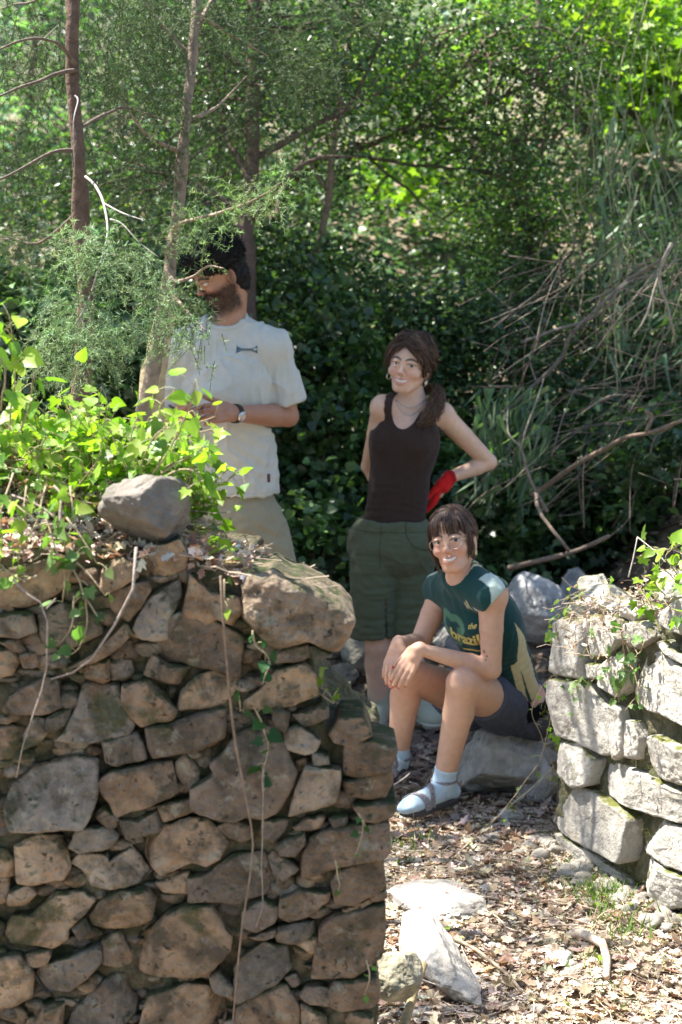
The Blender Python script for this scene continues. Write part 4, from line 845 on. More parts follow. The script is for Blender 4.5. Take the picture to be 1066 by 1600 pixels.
def bent(ctrl, n): return spline(ctrl, n)
def ivy(name, label, stems, lsize=.045, every=.019, cols=GR_YEL, spread=.02, mt='leaf', kind=('ivy', 'heart'), group=None, up=(0, -.15, .8), r=.0022, scol=(.36, .28, .18), jit=1.0):
    t = thing(name, label, 'ivy', group=group); st = MB(); lf = MB(); few = len(stems) <= 12
    for ctrl in stems:
        if few: st = MB()
        ctrl = np.asarray(ctrl); L = np.linalg.norm(np.diff(ctrl, axis=0), axis=1).sum(); n = max(5, int(L / .012)); q = spline(ctrl, n); q = q + .004 * np.stack([fbm(q + 9 * i, 25, 2, i) for i in range(3)], -1)
        tube(st, q, np.linspace(r, r * .5, n), scol, 5, 0); m = max(2, int(L / every)); ii = np.linspace(1, n - 1, m).astype(int)
        for a, i in enumerate(ii):
            sd = nrm(rng.normal(size=3) + np.array([0, -.25, .15])); p = q[i] + sd * spread * rng.uniform(.5, 1.8); tube(st, spline([q[i], (q[i] + p) / 2 + np.array([0, 0, .004]), p], 4), .0008, (.40, .38, .2), 3, 0, cap=False)
            d = nrm(sd * .7 + np.array([0, -.1, -.45]) + rng.normal(size=3) * .35); nn = np.asarray(up) + rng.normal(size=3) * .42 * jit; s = lsize * rng.uniform(.55, 1.15) * (1 - .35 * (i / n) ** 3)
            leaves(lf, kind[rng.integers(len(kind))], p[None], d[None], nn[None], s, pal(1, cols, .2))
        if few: st.build('stem', M['twig'], t)
    if not few: st.build('stems', M['twig'], t)
    lf.build('leaves', M[mt], t); return t
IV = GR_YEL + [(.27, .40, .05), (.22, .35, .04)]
# creeping mass over the left wall top
def creep(n, x0, x1, y0, y1, hi, L=.16, lean=(0, 0, 1)):
    s = []
    for _ in range(n):
        x, y = rng.uniform(x0, x1), rng.uniform(y0, y1); b = np.array([x, y, wall_top(x, y)]); d = nrm(np.array([rng.normal() * .7, -.15 + rng.normal() * .4, rng.uniform(.3, 1.2)]) + np.asarray(lean) * .3); l = L * rng.uniform(.5, 1.25)
        s.append([b, b + d * l * .5, b + d * l + np.array([rng.normal() * .03, -.02, -.02])])
    return s
ivy('ivy', 'bright yellow green ivy over the left wall top at the picture\'s left edge', creep(130, -1.0, -.50, 3.78, 4.02, .2, .17), .046, .022, IV, .022)
ivy('ivy', 'bright ivy mound between the left edge cluster and the perched boulder', creep(130, -.54, -.30, 3.77, 3.98, .2, .13) + creep(10, -.32, -.24, 3.72, 3.85, .2, .08), .043, .022, IV, .022)
ivy('ivy', 'upright ivy shoot rising in front of the man\'s hands', [[P(225, 760, 3.72), P(262, 705, 3.68), P(285, 660, 3.66), P(300, 620, 3.65), P(305, 592, 3.65)], [P(240, 740, 3.72), P(262, 690, 3.72), P(250, 640, 3.7), P(275, 608, 3.68)], [P(250, 740, 3.7), P(300, 710, 3.68), P(325, 690, 3.66)],
     [P(240, 750, 3.7), P(290, 735, 3.66), P(318, 752, 3.63)], [P(215, 740, 3.72), P(235, 690, 3.7), P(262, 668, 3.68), P(285, 690, 3.66)], [P(220, 735, 3.72), P(205, 690, 3.74), P(215, 650, 3.74)], [P(200, 740, 3.72), P(180, 690, 3.74), P(165, 655, 3.74)]], .050, .024, IV, .024)
ivy('ivy', 'tall ivy shoot with large leaves at the far left edge above the mound', [[P(10, 700, 3.75), P(20, 620, 3.75), P(25, 560, 3.74), P(15, 495, 3.72)], [P(-10, 690, 3.75), P(-5, 600, 3.74), P(0, 530, 3.72), P(22, 500, 3.7)], [P(25, 690, 3.75), P(45, 640, 3.74), P(50, 600, 3.72), P(60, 575, 3.7)], [P(-20, 640, 3.76), P(-40, 560, 3.75), P(-30, 500, 3.74)], [P(0, 640, 3.7), P(10, 580, 3.68), P(-10, 540, 3.68)]], .055, .026, IV, .026)
ivy('ivy', 'ivy trailing down the face of the left wall below the leafy mound', [[P(85, 800, 3.56), P(110, 880, 3.53), P(128, 920, 3.52), P(135, 965, 3.51), P(125, 1010, 3.51), P(105, 1028, 3.51)], [P(120, 880, 3.54), P(145, 905, 3.52), P(165, 930, 3.51)], [P(130, 930, 3.52), P(150, 960, 3.51), P(160, 970, 3.51)], [P(70, 800, 3.56), P(85, 850, 3.53), P(100, 890, 3.52), P(98, 940, 3.51)], [P(105, 810, 3.56), P(135, 850, 3.54), P(150, 880, 3.53)], [P(115, 930, 3.52), P(112, 975, 3.51), P(95, 1005, 3.51)]], .044, .030, [(.12, .20, .06), (.16, .24, .09), (.08, .15, .04)], .018, up=(0, -.7, .6))
ivy('ivy', 'ivy spilling over the left wall edge at the picture\'s left border', [[P(20, 740, 3.62), P(0, 800, 3.55), P(5, 850, 3.53), P(-5, 900, 3.52)], [P(40, 760, 3.6), P(35, 830, 3.54), P(30, 880, 3.52)], [P(70, 760, 3.6), P(55, 820, 3.55), P(20, 860, 3.53)], [P(-30, 750, 3.6), P(-20, 820, 3.54), P(-10, 870, 3.52)], [P(10, 780, 3.58), P(40, 800, 3.55), P(75, 835, 3.54)], [P(60, 900, 3.53), P(30, 905, 3.52), P(0, 880, 3.52)], [P(110, 760, 3.6), P(115, 800, 3.57), P(125, 840, 3.55)]], .034, .020, IV, .018, up=(0, -.4, .8))
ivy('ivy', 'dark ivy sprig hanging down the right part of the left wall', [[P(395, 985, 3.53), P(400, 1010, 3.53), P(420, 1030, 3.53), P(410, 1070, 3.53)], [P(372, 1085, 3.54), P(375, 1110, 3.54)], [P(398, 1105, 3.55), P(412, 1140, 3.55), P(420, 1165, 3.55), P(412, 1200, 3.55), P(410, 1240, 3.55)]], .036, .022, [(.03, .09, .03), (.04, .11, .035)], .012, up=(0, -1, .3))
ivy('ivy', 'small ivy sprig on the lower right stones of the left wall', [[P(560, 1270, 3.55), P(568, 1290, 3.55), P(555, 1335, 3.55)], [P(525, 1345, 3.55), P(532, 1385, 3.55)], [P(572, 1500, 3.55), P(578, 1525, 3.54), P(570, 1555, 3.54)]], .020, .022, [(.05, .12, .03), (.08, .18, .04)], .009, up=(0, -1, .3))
ivy('ivy', 'tiny ivy sprig lit by the sun at the step below the overhanging slab', [[P(498, 1075, 3.62), P(508, 1078, 3.61), P(520, 1090, 3.6)], [P(500, 1060, 3.62), P(505, 1045, 3.6)], [P(500, 1085, 3.6), P(522, 1098, 3.58)]], .036, .03, IV, .012, up=(0, -.5, .8))
ivy('ivy', 'ivy sprig over the litter beside the overhanging slab', [[P(345, 870, 3.64), P(372, 850, 3.66), P(388, 858, 3.66)], [P(370, 880, 3.62), P(395, 878, 3.62)], [P(350, 905, 3.55), P(352, 940, 3.54)]], .036, .028, IV, .014)
def rw(px, py, f=.0): return hit_plane(px, py, PA, en2) + en2 * (.03 + f)
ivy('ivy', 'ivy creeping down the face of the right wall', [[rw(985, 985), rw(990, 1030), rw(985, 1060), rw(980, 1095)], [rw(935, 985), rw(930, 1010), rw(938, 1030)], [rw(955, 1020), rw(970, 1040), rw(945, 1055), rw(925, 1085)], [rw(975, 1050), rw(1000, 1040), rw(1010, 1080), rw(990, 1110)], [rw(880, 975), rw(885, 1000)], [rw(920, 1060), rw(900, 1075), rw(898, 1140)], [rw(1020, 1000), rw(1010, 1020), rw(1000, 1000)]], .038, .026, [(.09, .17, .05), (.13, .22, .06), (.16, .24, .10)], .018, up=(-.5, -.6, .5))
ivy('ivy', 'ivy heaped on top of the right wall at the right edge', [[P(1075, 930, 5.2), P(1050, 900, 5.2), P(1020, 880, 5.25)], [P(1060, 900, 5.3), P(1040, 870, 5.3), P(1060, 850, 5.3)], [P(1080, 900, 5.1), P(1060, 860, 5.2), P(1030, 860, 5.2)], [P(1040, 930, 5.3), P(1010, 900, 5.3), P(1000, 930, 5.3)], [P(1090, 880, 5.1), P(1070, 845, 5.2), P(1090, 830, 5.2)], [P(1020, 950, 5.3), P(1000, 920, 5.35)], [P(1075, 960, 5.15), P(1050, 950, 5.15), P(1030, 930, 5.2)], [P(1000, 870, 5.3), P(1030, 855, 5.3)]], .044, .018, IV, .028, up=(-.2, -.4, .8))
ivy('ivy', 'ivy curling round the far corner of the right wall', [[P(868, 1180, 6.0), P(872, 1080, 5.97), P(866, 1010, 5.95), P(878, 955, 5.95), P(905, 928, 5.95)], [P(872, 990, 5.95), P(880, 940, 5.95), P(920, 918, 5.95), P(955, 905, 5.95)], [P(905, 930, 5.9), P(935, 925, 5.85)]], .034, .02, IV, .018, up=(-.4, -.4, .6))
ivy('ivy', 'thin trailing ivy stems arching before the dark shorts of the seated woman', [[P(870, 1210, 5.95), P(845, 1150, 5.93), P(832, 1110, 5.92), P(850, 1070, 5.92), P(872, 1050, 5.94)], [P(845, 1190, 5.93), P(860, 1120, 5.92), P(862, 1070, 5.93)], [P(840, 1195, 5.9), P(800, 1250, 5.85), P(765, 1290, 5.82), P(720, 1330, 5.75)]], .024, .055, [(.14, .24, .05)], .012, r=.0016)
ivy('seedling', 'scattered small green ivy shoots among the sunlit dead leaves by the right wall', [[gp(920, 1350, .01), gp(940, 1400, .03), gp(930, 1440, .02)], [gp(950, 1380, .02), gp(985, 1440, .02)], [gp(930, 1520, .01), gp(950, 1490, .02)], [gp(840, 1590, .01), gp(870, 1570, .02)], [gp(690, 1460, .02), gp(720, 1480, .02)], [gp(905, 1345, .02), gp(915, 1310, .05)]], .024, .04, IV, .014)

def stick(name, label, ctrls, r0, r1, col, cat='branch', wob=.01, rough=.25, group=None, k=7):
    mb = MB()
    for i, c in enumerate(ctrls): limb(mb, c, r0 if i == 0 else r0 * .6, r1, col, None, k, rough, len(label) + i, wob)
    return tag(mb.build(name, M['twig']), label, cat, group)
stick('dead_vine', 'long thin dry vine hanging down the middle of the left wall', [[P(345, 900, 3.53), P(352, 1000, 3.53), P(366, 1150, 3.53), P(385, 1250, 3.53), P(396, 1330, 3.53), P(378, 1450, 3.53), P(362, 1620, 3.53)]], .0028, .002, (.24, .17, .12), 'vine', .004)
stick('dead_vine', 'short dry vine beside the dark ivy sprig on the left wall', [[P(412, 1200, 3.54), P(410, 1330, 3.54), P(408, 1370, 3.54), P(412, 1410, 3.54), P(400, 1450, 3.54)]], .0016, .001, (.30, .24, .18), 'vine', .004)
stick('bare_vine', 'pale bare vine forking down the far left of the left wall', [[P(20, 905, 3.50), P(50, 935, 3.48), P(72, 952, 3.48), P(74, 1040, 3.49), P(62, 1090, 3.51), P(40, 1150, 3.52), P(25, 1215, 3.53)], [P(72, 952, 3.48), P(88, 935, 3.48)]], .0022, .0013, (.33, .27, .23), 'vine', .004)
stick('bare_vine', 'pale bare twig curving down from the trailing ivy across the wall', [[P(213, 855, 3.50), P(208, 920, 3.48), P(180, 975, 3.48), P(145, 1028, 3.48), P(115, 1050, 3.49), P(82, 1060, 3.5)]], .0030, .0016, (.33, .27, .23), 'vine', .004)
stick('twig', 'short forked dry twig standing in the litter on the left wall', [[P(97, 850, 3.55), P(94, 810, 3.56), P(96, 775, 3.58), P(85, 760, 3.6)], [P(94, 815, 3.56), P(60, 790, 3.58), P(20, 775, 3.6)]], .004, .002, (.34, .27, .22), 'twig', .006)
stick('log', 'brown stick leaning against the foot of the left wall', [[P(626, 1620, 4.15), P(642, 1570, 4.25), P(664, 1508, 4.4)]], .013, .009, (.28, .22, .12), 'stick', .004, .2, k=10)
stick('root', 'pale wiry root curling along the ground at the bottom of the path', [[gp(640, 1600, .03), gp(622, 1570, .05), gp(640, 1552, .06), gp(670, 1566, .05), gp(745, 1575, .04)]], .0022, .0014, (.62, .56, .48), 'root', .003)
stick('branch', 'pale barkless broken branch lying on the sunlit path', [[gp(897, 1468, .02), gp(920, 1480, .03), gp(945, 1500, .03), gp(948, 1540, .02)]], .014, .010, (.55, .45, .35), wob=.006, k=9)
stick('stick', 'thin dark stick lying across the path by the bright stones', [[gp(700, 1478, .03), gp(745, 1500, .03), gp(790, 1530, .02), gp(815, 1560, .02)]], .006, .004, (.30, .24, .18), 'stick', .006)
stick('stick', 'straw coloured stalk reaching from the front sandal to the right wall', [[gp(690, 1370, .02), P(760, 1290, 5.95), P(835, 1230, 6.0), P(868, 1195, 6.0)]], .0025, .0014, (.50, .42, .28), 'stick', .006)
stick('stick', 'thin dry stalk standing in front of the front sandal', [[gp(650, 1345), P(648, 1300, 5.85), P(645, 1262, 5.85)]], .0014, .0008, (.45, .40, .28), 'stick', .002)
stick('stick', 'short pale stick between the wall end and the rear sandal', [[P(612, 1228, 5.9), P(630, 1217, 5.95), P(640, 1208, 6.0)]], .003, .002, (.50, .42, .36), 'stick', .002)
stick('bent_stalk', 'white stalk bent like a hook above the right wall', [[P(982, 902, 5.6), P(990, 870, 5.6), P(996, 839, 5.6)], [P(996, 839, 5.6), P(1020, 858, 5.55), P(1040, 878, 5.5)]], .0022, .0016, (.62, .58, .52), 'stalk', .001)
# fallen branches in the thicket at the right
FB = 'dead branches tangled in the thicket at the right'
stick('dead_branch', 'thick light brown dead branch sloping up to the right edge', [[P(830, 775, 7.8), P(850, 762, 7.8), P(900, 728, 7.7), P(960, 690, 7.6), P(1010, 675, 7.5), P(1080, 655, 7.4)], [P(1010, 675, 7.5), P(1020, 650, 7.5), P(1010, 640, 7.5)]], .013, .008, (.19, .14, .10), group=FB, wob=.02)
stick('dead_branch', 'broken dead branch lying behind the seated woman\'s shoulder, ending above the right wall', [[P(795, 888, 7.5), P(840, 876, 7.45), P(890, 862, 7.4), P(950, 835, 7.3)], [P(890, 862, 7.4), P(870, 835, 7.4), P(845, 800, 7.5), P(838, 770, 7.6)]], .013, .008, (.20, .15, .115), group=FB, wob=.015)
stick('dead_branch', 'long grey dead branch running diagonally through the middle of the thicket', [[P(760, 665, 8.2), P(810, 625, 8.1), P(870, 565, 8.), P(905, 510, 7.9), P(985, 440, 7.8), P(1040, 400, 7.7)]], .010, .006, (.17, .145, .13), group=FB, wob=.03)
stick('dead_branch', 'lighter grey dead branch crossing the diagonal one', [[P(815, 535, 8.1), P(870, 515, 8.), P(930, 495, 7.9), P(980, 445, 7.8), P(1030, 435, 7.8)]], .008, .005, (.20, .175, .155), group=FB, wob=.02)
stick('dead_branch', 'gnarled bleached dead branch hanging down at the right edge', [[P(1050, 380, 7.4), P(1030, 430, 7.4), P(1040, 480, 7.4), P(1052, 520, 7.4)], [P(1030, 430, 7.4), P(1010, 480, 7.4), P(985, 520, 7.4)]], .009, .004, (.24, .21, .17), group=FB, wob=.03)
stick('dead_branch', 'pale crooked dead branch just right of the brunette\'s elbow', [[P(855, 800, 7.6), P(830, 750, 7.6), P(815, 700, 7.6), P(795, 680, 7.6), P(790, 640, 7.7)], [P(815, 700, 7.6), P(835, 640, 7.7), P(850, 590, 7.8)]], .008, .003, (.21, .18, .14), group=FB, wob=.03)
def tangle():
    mb = MB()
    for i in range(200):
        px, py = rng.uniform(770, 1100), rng.uniform(380, 800); Y = rng.uniform(7.5, 8.6); a = rng.normal(.55, .45); L = rng.uniform(.12, .6); c = P(px, py, Y); d = np.array([math.cos(a), rng.normal() * .35, math.sin(a)]) * L
        q = spline([c - d / 2, c + rng.normal(size=3) * .03, c + d / 2 + np.array([0, 0, -.05 * L])], 9); tube(mb, q, np.linspace(1, .35, 9) * rng.uniform(.0014, .0042), np.array([.17, .135, .105]) * rng.uniform(.4, 1.8), 4, 0)
    for i in range(60):
        px, py = rng.uniform(900, 1100), rng.uniform(120, 560); Y = rng.uniform(7.8, 8.8); L = rng.uniform(.3, .9); c = P(px, py, Y); d = np.array([rng.normal() * .22, rng.normal() * .2, 1]) * L
        q = spline([c - d / 2, c + rng.normal(size=3) * .06, c + d / 2], 9); tube(mb, q, rng.uniform(.0014, .0035), np.array([.17, .18, .10]) * rng.uniform(.6, 1.6), 4, 0)
    return tag(mb.build('twig_tangle', M['twig']), kind='stuff')
tangle()
# grass like reeds between the thicket branches
def reeds():
    mb = MB(); n = 520
    c = np.array([P(rng.uniform(740, 860), rng.uniform(600, 760), rng.uniform(7.7, 8.3)) for _ in range(260)] + [P(rng.uniform(930, 1090), rng.uniform(150, 560), rng.uniform(8.0, 8.8)) for _ in range(260)])
    leaves(mb, 'needle', c, rdir(n) * .5 + np.array([-.2, 0, -.7]), rdir(n), rng.uniform(.07, .2, n), pal(n, [(.07, .13, .06), (.10, .16, .09), (.16, .22, .14)]))
    tag(mb.build('long_grass', M['grass'], smooth=False), kind='stuff')
reeds()
# ================================================================ people
SKIN_A = np.array([.60, .36, .25]); SKIN_B = np.array([.64, .42, .31]); SKIN_C = np.array([.37, .19, .12])
M['skin'] = mat('skin', (1, 1, 1), 0.50, var=.07, vscale=45, bump=.12, bscale=500, sss=.12, spec=.35, bdist=.001)
M['hair'] = mat('hair', (1, 1, 1), 0.55, var=.3, vscale=120, spec=.35)
M['hair_black'] = mat('black_hair', (1, 1, 1), 0.6, spec=.2)
M['cloth'] = mat('cloth', (1, 1, 1), 0.9, var=.05, vscale=30, bump=.35, bscale=700, bdist=.001, sheen=.15, spec=.15)
M['knit'] = mat('rib_knit', (1, 1, 1), 0.92, var=.12, vscale=60, bump=.5, bscale=900, bdist=.0015, spec=.12, sheen=.1)
M['denim'] = mat('denim', (1, 1, 1), 0.92, var=.16, vscale=90, bump=.5, bscale=900, bdist=.0015, spec=.12)
M['plain'] = mat('plain', (1, 1, 1), 0.5)
M['shiny'] = mat('shiny_metal', (1, 1, 1), 0.22, metal=1.0)
M['eye'] = mat('eye', (1, 1, 1), 0.12, spec=.6)
M['strap'] = mat('strap_webbing', (1, 1, 1), .8, var=.45, vscale=160, mottling=[((.36, .33, .36), 190, .50, .58, .8)])
HV = .0032
def vnorm(V, Q):
    n = np.cross(V[Q[:, 2]] - V[Q[:, 0]], V[Q[:, 3]] - V[Q[:, 1]]); N = np.zeros_like(V)
    for i in range(4):
        for a in range(3): N[:, a] += np.bincount(Q[:, i], n[:, a], len(V))
    return N / (np.linalg.norm(N, axis=1, keepdims=True) + 1e-12)
class Frame:
    """o origin, F forward, U up, L the figure's own left"""
    def __init__(s, o, F, U, k=1.0):
        s.o = np.asarray(o, float); s.F = nrm(F); s.L = nrm(np.cross(U, s.F)); s.U = np.cross(s.F, s.L); s.k = k
        s.M = np.stack([s.L, s.F, s.U])
    def w(s, x, y, z): return s.o + s.k * (x * s.L + y * s.F + z * s.U)
    def loc(s, V): return (np.asarray(V) - s.o) @ s.M.T / s.k
def head(v, H, male=False, smile=1.0, jaw=1.0, nose=1.0, wide=1.0):
    k = H.k; e = lambda c, r, kk=.012, m='u': v.ell(H.w(*c), np.array(r) * k, H.M, kk * k, m)
    c = lambda a, b, ra, rb=None, kk=.008, m='u': v.cone(H.w(*a), H.w(*b), ra * k, (rb or ra) * k, kk * k, m)
    e((0, -.018, .032), (.072, .092, .080)); e((0, .020, .005), (.065 * wide, .062, .072), .02)
    e((0, .022, -.042), (.051 * jaw, .052, .060), .02); c((-.007 * jaw, .058, -.091), (.007 * jaw, .058, -.091), .0180, None, .018)
    for s in (-1, 1):
        c((s * .046 * jaw, -.005, -.050), (s * .022 * jaw, .050, -.090), .017, .016, .02)
        e((s * .037 * wide, .055, -.029), (.024 * wide, .021, .021), .016)                       # cheek
        c((s * .014, .080, .020), (s * .042, .066, .021), .0065, .006, .012)            # brow ridge
        e((s * .031, .0985, .001), (.018, .0165, .0125), .010, 's')                    # socket
        c((s * .017, .0755, .0075), (s * .031, .0815, .0108), .0036, .0036, .004); c((s * .031, .0815, .0108), (s * .046, .070, .0070), .0036, .0034, .004)   # upper lid
        c((s * .017, .0740, -.0045), (s * .031, .0790, -.0068), .0032, .0034, .005); c((s * .031, .0790, -.0068), (s * .045, .069, -.0035), .0034, .003, .005)
        e((s * .072, -.012, -.010), (.009, .018, .031), .006); e((s * .082, -.004, -.006), (.006, .011, .018), .004, 's')   # ear
        e((s * .072, -.008, -.037), (.007, .009, .010), .006)
        e((s * .0115, .088, -.0345), (.0068, .009, .0068), .005)                         # nostril wing
    c((0, .079, .010), (0, .097, -.024), .0062, .0072 * nose, .009); e((0, .0975, -.027), (.0102 * nose, .011, .0092), .008)
    for s in (-1, 1): e((s * .0062, .098, -.0365), (.0034, .0045, .0035), .003, 's')
    n = 9; xs = np.linspace(-1, 1, n); up = []; lo = []; mid = []
    e((0, .060, -.064), (.028, .0245, .020), .015); W = .024 + .0075 * min(smile, 1)
    for x in xs:
        y = .0845 - .020 * x * x; z = -.0640 + .0125 * smile * x * x; mid.append(H.w(W * x, y, z))
        up.append(H.w(W * .97 * x, y - .001, z + (.0058 * smile + .0012) * (1 - .85 * x * x))); lo.append(H.w(W * .95 * x, y - .002, z - (.0078 * smile + .001) * (1 - .85 * x * x)))
    v.chain(up, np.array([.0020, .0024, .0028, .0032, .0028, .0032, .0028, .0024, .0020]) * k, .004 * k)
    v.chain(lo, np.array([.0022, .0028, .0036, .0040, .0042, .0040, .0036, .0028, .0022]) * k, .004 * k)
    if smile > .5: v.chain([m + H.F * .004 for m in mid[1:-1]], np.array([.0036, .0052, .0064, .0068, .0064, .0052, .0036]) * k, .0015 * k, 's')
    else: v.chain([m + H.F * .008 for m in mid], .0022 * k, .003 * k, 's')
    return dict(up=np.array(up), lo=np.array(lo), mid=np.array(mid))
def neck(v, H, base, r=.052, r2=.055):
    a = H.w(0, -.028, -.055); v.cone(a, base, r * H.k, r2, .02)
def paint_head(V, C, H, mt, male=False, lip=(.55, .16, .14), brow=(.05, .03, .02), blush=.35, beard=0.0):
    q = H.loc(V); near = (np.abs(q) < .16).all(1)
    def mixin(w, col): C[:] = C * (1 - w[:, None]) + np.asarray(col) * w[:, None]
    g = lambda c, r: np.exp(-(((q - c) / r) ** 2).sum(1))
    for s in (-1, 1):
        w = np.clip(blush * (g((s * .036, .07, -.032), (.020, .04, .016))), 0, 1); C *= 1 - w[:, None] * np.array([-.02, .38, .34])
        # brow: an arched band
        bz = .0265 - .35 * (np.abs(q[:, 0]) - .030) ** 2 / .02 + (.0 if not male else -.002); 
        w = near * (q[:, 0] * s > .010) * (q[:, 0] * s < .052) * (q[:, 1] > .04) * np.exp(-((q[:, 2] - bz) / (.0034 if not male else .0048)) ** 2); mixin(np.clip(w * 1.7, 0, .95), brow)
        # lashes, a dark line painted along the upper lid
        w = near * np.exp(-((q[:, 2] - (.0085 - 12 * (np.abs(q[:, 0]) - .031) ** 2)) / .0022) ** 2) * (np.abs(np.abs(q[:, 0]) - .031) < .018) * (q[:, 0] * s > 0) * (q[:, 1] > .055); mixin(np.clip(w, 0, .85), (.05, .03, .025))
        w = near * g((s * .076, -.01, -.01), (.012, .02, .03)) * .3; C *= 1 - w[:, None] * np.array([0, .3, .3])
    w = g((0, .103, -.036), (.013, .013, .011)) * .35; C *= 1 - w[:, None] * np.array([0, .3, .28])
    for ch, r in ((spline(mt['up'], 24), .0040), (spline(mt['lo'], 24), .0048)):
        d = np.full(len(V), 1.0); m = np.where(near & (q[:, 1] > .05))[0]; d[m] = np.min(np.linalg.norm(V[m][:, None] - ch[None], axis=2), 1); mixin(np.clip((r * 1.15 * H.k - d) / (.0020), 0, .85), lip)
    if beard:
        nz = .6 + .4 * np.clip(fbm(V, 160, 2, 5), -1, 1)
        f = sm(-.018, -.050, q[:, 2]) * sm(-.025, .0, q[:, 1]) * sm(-.15, -.11, q[:, 2]); f = np.maximum(f, near * sm(.012, -.01, q[:, 1]) * sm(-.03, .0, q[:, 1]) * sm(.03, -.0, q[:, 2]) * sm(.05, .06, np.abs(q[:, 0])) * .7)
        f *= 1 - .0 * q[:, 0]; H.bw = f * near * (V[:, 0] < 9); mixin(np.clip(beard * f * (nz + .25) * near, 0, .85), (.022, .014, .011))
    return C
def eyes(H, parent, iris=(.06, .035, .02), look=(0, 1, 0)):
    V, F = ico(3)
    for s in (-1, 1):
        d = nrm(H.M.T @ nrm(look)); c = H.w(s * .031, .0672, .0005); a = V @ d; col = np.tile([.50, .46, .42], (len(V), 1)); col[a > .86] = iris; col[a > .955] = (.01, .01, .01)
        mesh_obj('eye', c + V * .0128 * H.k, F, M['eye'], parent, col)
def teeth(H, mt, parent):
    mb = MB(); p = spline(mt['mid'][1:-1] - H.F * .0040 + H.U * .0010, 24); tube(mb, p, .0064 * H.k * np.sin(np.linspace(.35, math.pi - .35, 24)) ** .5, (.74, .70, .62), 8, 0); mb.build('teeth', M['eye'], parent)
def hand(v, wr, d, n, side, curl=(.3, .4, .3), s=1.0, spread=.12, thumb=(.5, .35), per=None, wrist_r=.0225):
    """d along the hand, n out of its back, side = direction of the thumb. returns fingertips"""
    d = nrm(d); n = nrm(np.asarray(n) - d * np.dot(n, d)); l = np.cross(d, n); l = l if np.dot(l, side) > 0 else -l; wr = np.asarray(wr, float); tips = []
    offs = (.027, .009, -.010, -.027); L = (.070, .078, .073, .058)
    for i in range(4):
        b = wr + s * (d * (.086 - .004 * abs(i - 1)) + l * offs[i] - n * (.002 + .002 * (i in (0, 3)))); v.cone(wr + s * l * offs[i] * .55 + s * d * .01, b, .0125 * s, .0105 * s, .008 * s, flat=n, fs=.85)
        cu = per[i] if per else curl; a = 0; p = b; r = .0092 - .0008 * (i == 3)
        for j, (f, c) in enumerate(zip((.46, .30, .24), cu)):
            a += c; dd = math.cos(a) * d - math.sin(a) * n; dd = nrm(dd + l * offs[i] / .03 * spread * .3); q = p + dd * L[i] * f * s; v.cone(p, q, (r - .0008 * j) * s, (r - .0008 * (j + 1)) * s, .003 * s); p = q
        tips.append((p, dd, nrm(math.sin(a) * d + math.cos(a) * n)))
    tb = wr + s * (d * .022 + l * .026 - n * .008); td = nrm(d * math.cos(thumb[0]) + l * math.sin(thumb[0]) - n * .25); t1 = tb + td * .036 * s; td2 = nrm(td * math.cos(thumb[1]) + d * math.sin(thumb[1])); t2 = t1 + td2 * .030 * s; t3 = t2 + nrm(td2 + d * .25) * .024 * s
    v.cone(wr + s * (d * .006 + l * .012), tb, .016 * s, .014 * s, .012 * s); v.cone(tb, t1, .0135 * s, .0105 * s, .008 * s); v.cone(t1, t2, .0102 * s, .0092 * s, .003 * s); v.cone(t2, t3, .0092 * s, .0075 * s, .003 * s)
    v.cone(wr - d * .006 * s, wr + d * .03 * s, wrist_r * s * .92, wrist_r * s * 1.0, .008 * s, flat=n, fs=.75); tips.append((t3, td2, n)); return tips
def arm(v, sh, el, wr, r=(.050, .044, .037, .036, .024), k=.02):
    sh, el, wr = map(np.asarray, (sh, el, wr)); m = sh + (el - sh) * .45; f = el + (wr - el) * .3
    v.cone(sh, m, r[0], r[1], k); v.cone(m, el, r[1], r[2], .006); v.cone(el, f, r[2], r[3], .008); v.cone(f, wr, r[3], r[4], .006)
def leg(v, hip, kn, an, r=(.085, .070, .052, .054, .033), k=.02, back=(0, 1, 0)):
    hip, kn, an = map(np.asarray, (hip, kn, an)); m = hip + (kn - hip) * .5; c = kn + (an - kn) * .30 + np.asarray(back) * .012
    v.cone(hip, m, r[0], r[1], k); v.cone(m, kn, r[1], r[2], .008); v.cone(kn, c, r[2] * .96, r[3], .01); v.cone(c, an, r[3], r[4], .01); v.cone(kn, an, r[2] * .8, r[4], .01)
def body_obj(v, parent, base, H=None, mt=None, nails=None, ncol=(.55, .02, .04), it=1, extra=None, **kw):
    V, Q = v.mesh(); V = relax(V, Q, it, .4); C = np.tile(np.asarray(base, float), (len(V), 1)); C = C * (1 + .13 * fbm(V, 9, 4, 3)[:, None] * np.array([.7, 1.25, 1.25]))
    if H is not None: paint_head(V, C, H, mt, **kw)
    if nails:
        for (p, d, n) in nails:
            c = p + d * .003 + n * .006; w = np.clip((.0072 - np.linalg.norm(V - c, axis=1)) / .002, 0, 1); C = C * (1 - w[:, None]) + np.asarray(ncol) * w[:, None]
    if extra: C = extra(V, C)
    return mesh_obj('body', V, Q, M['skin'], parent, np.clip(C, .005, 1))
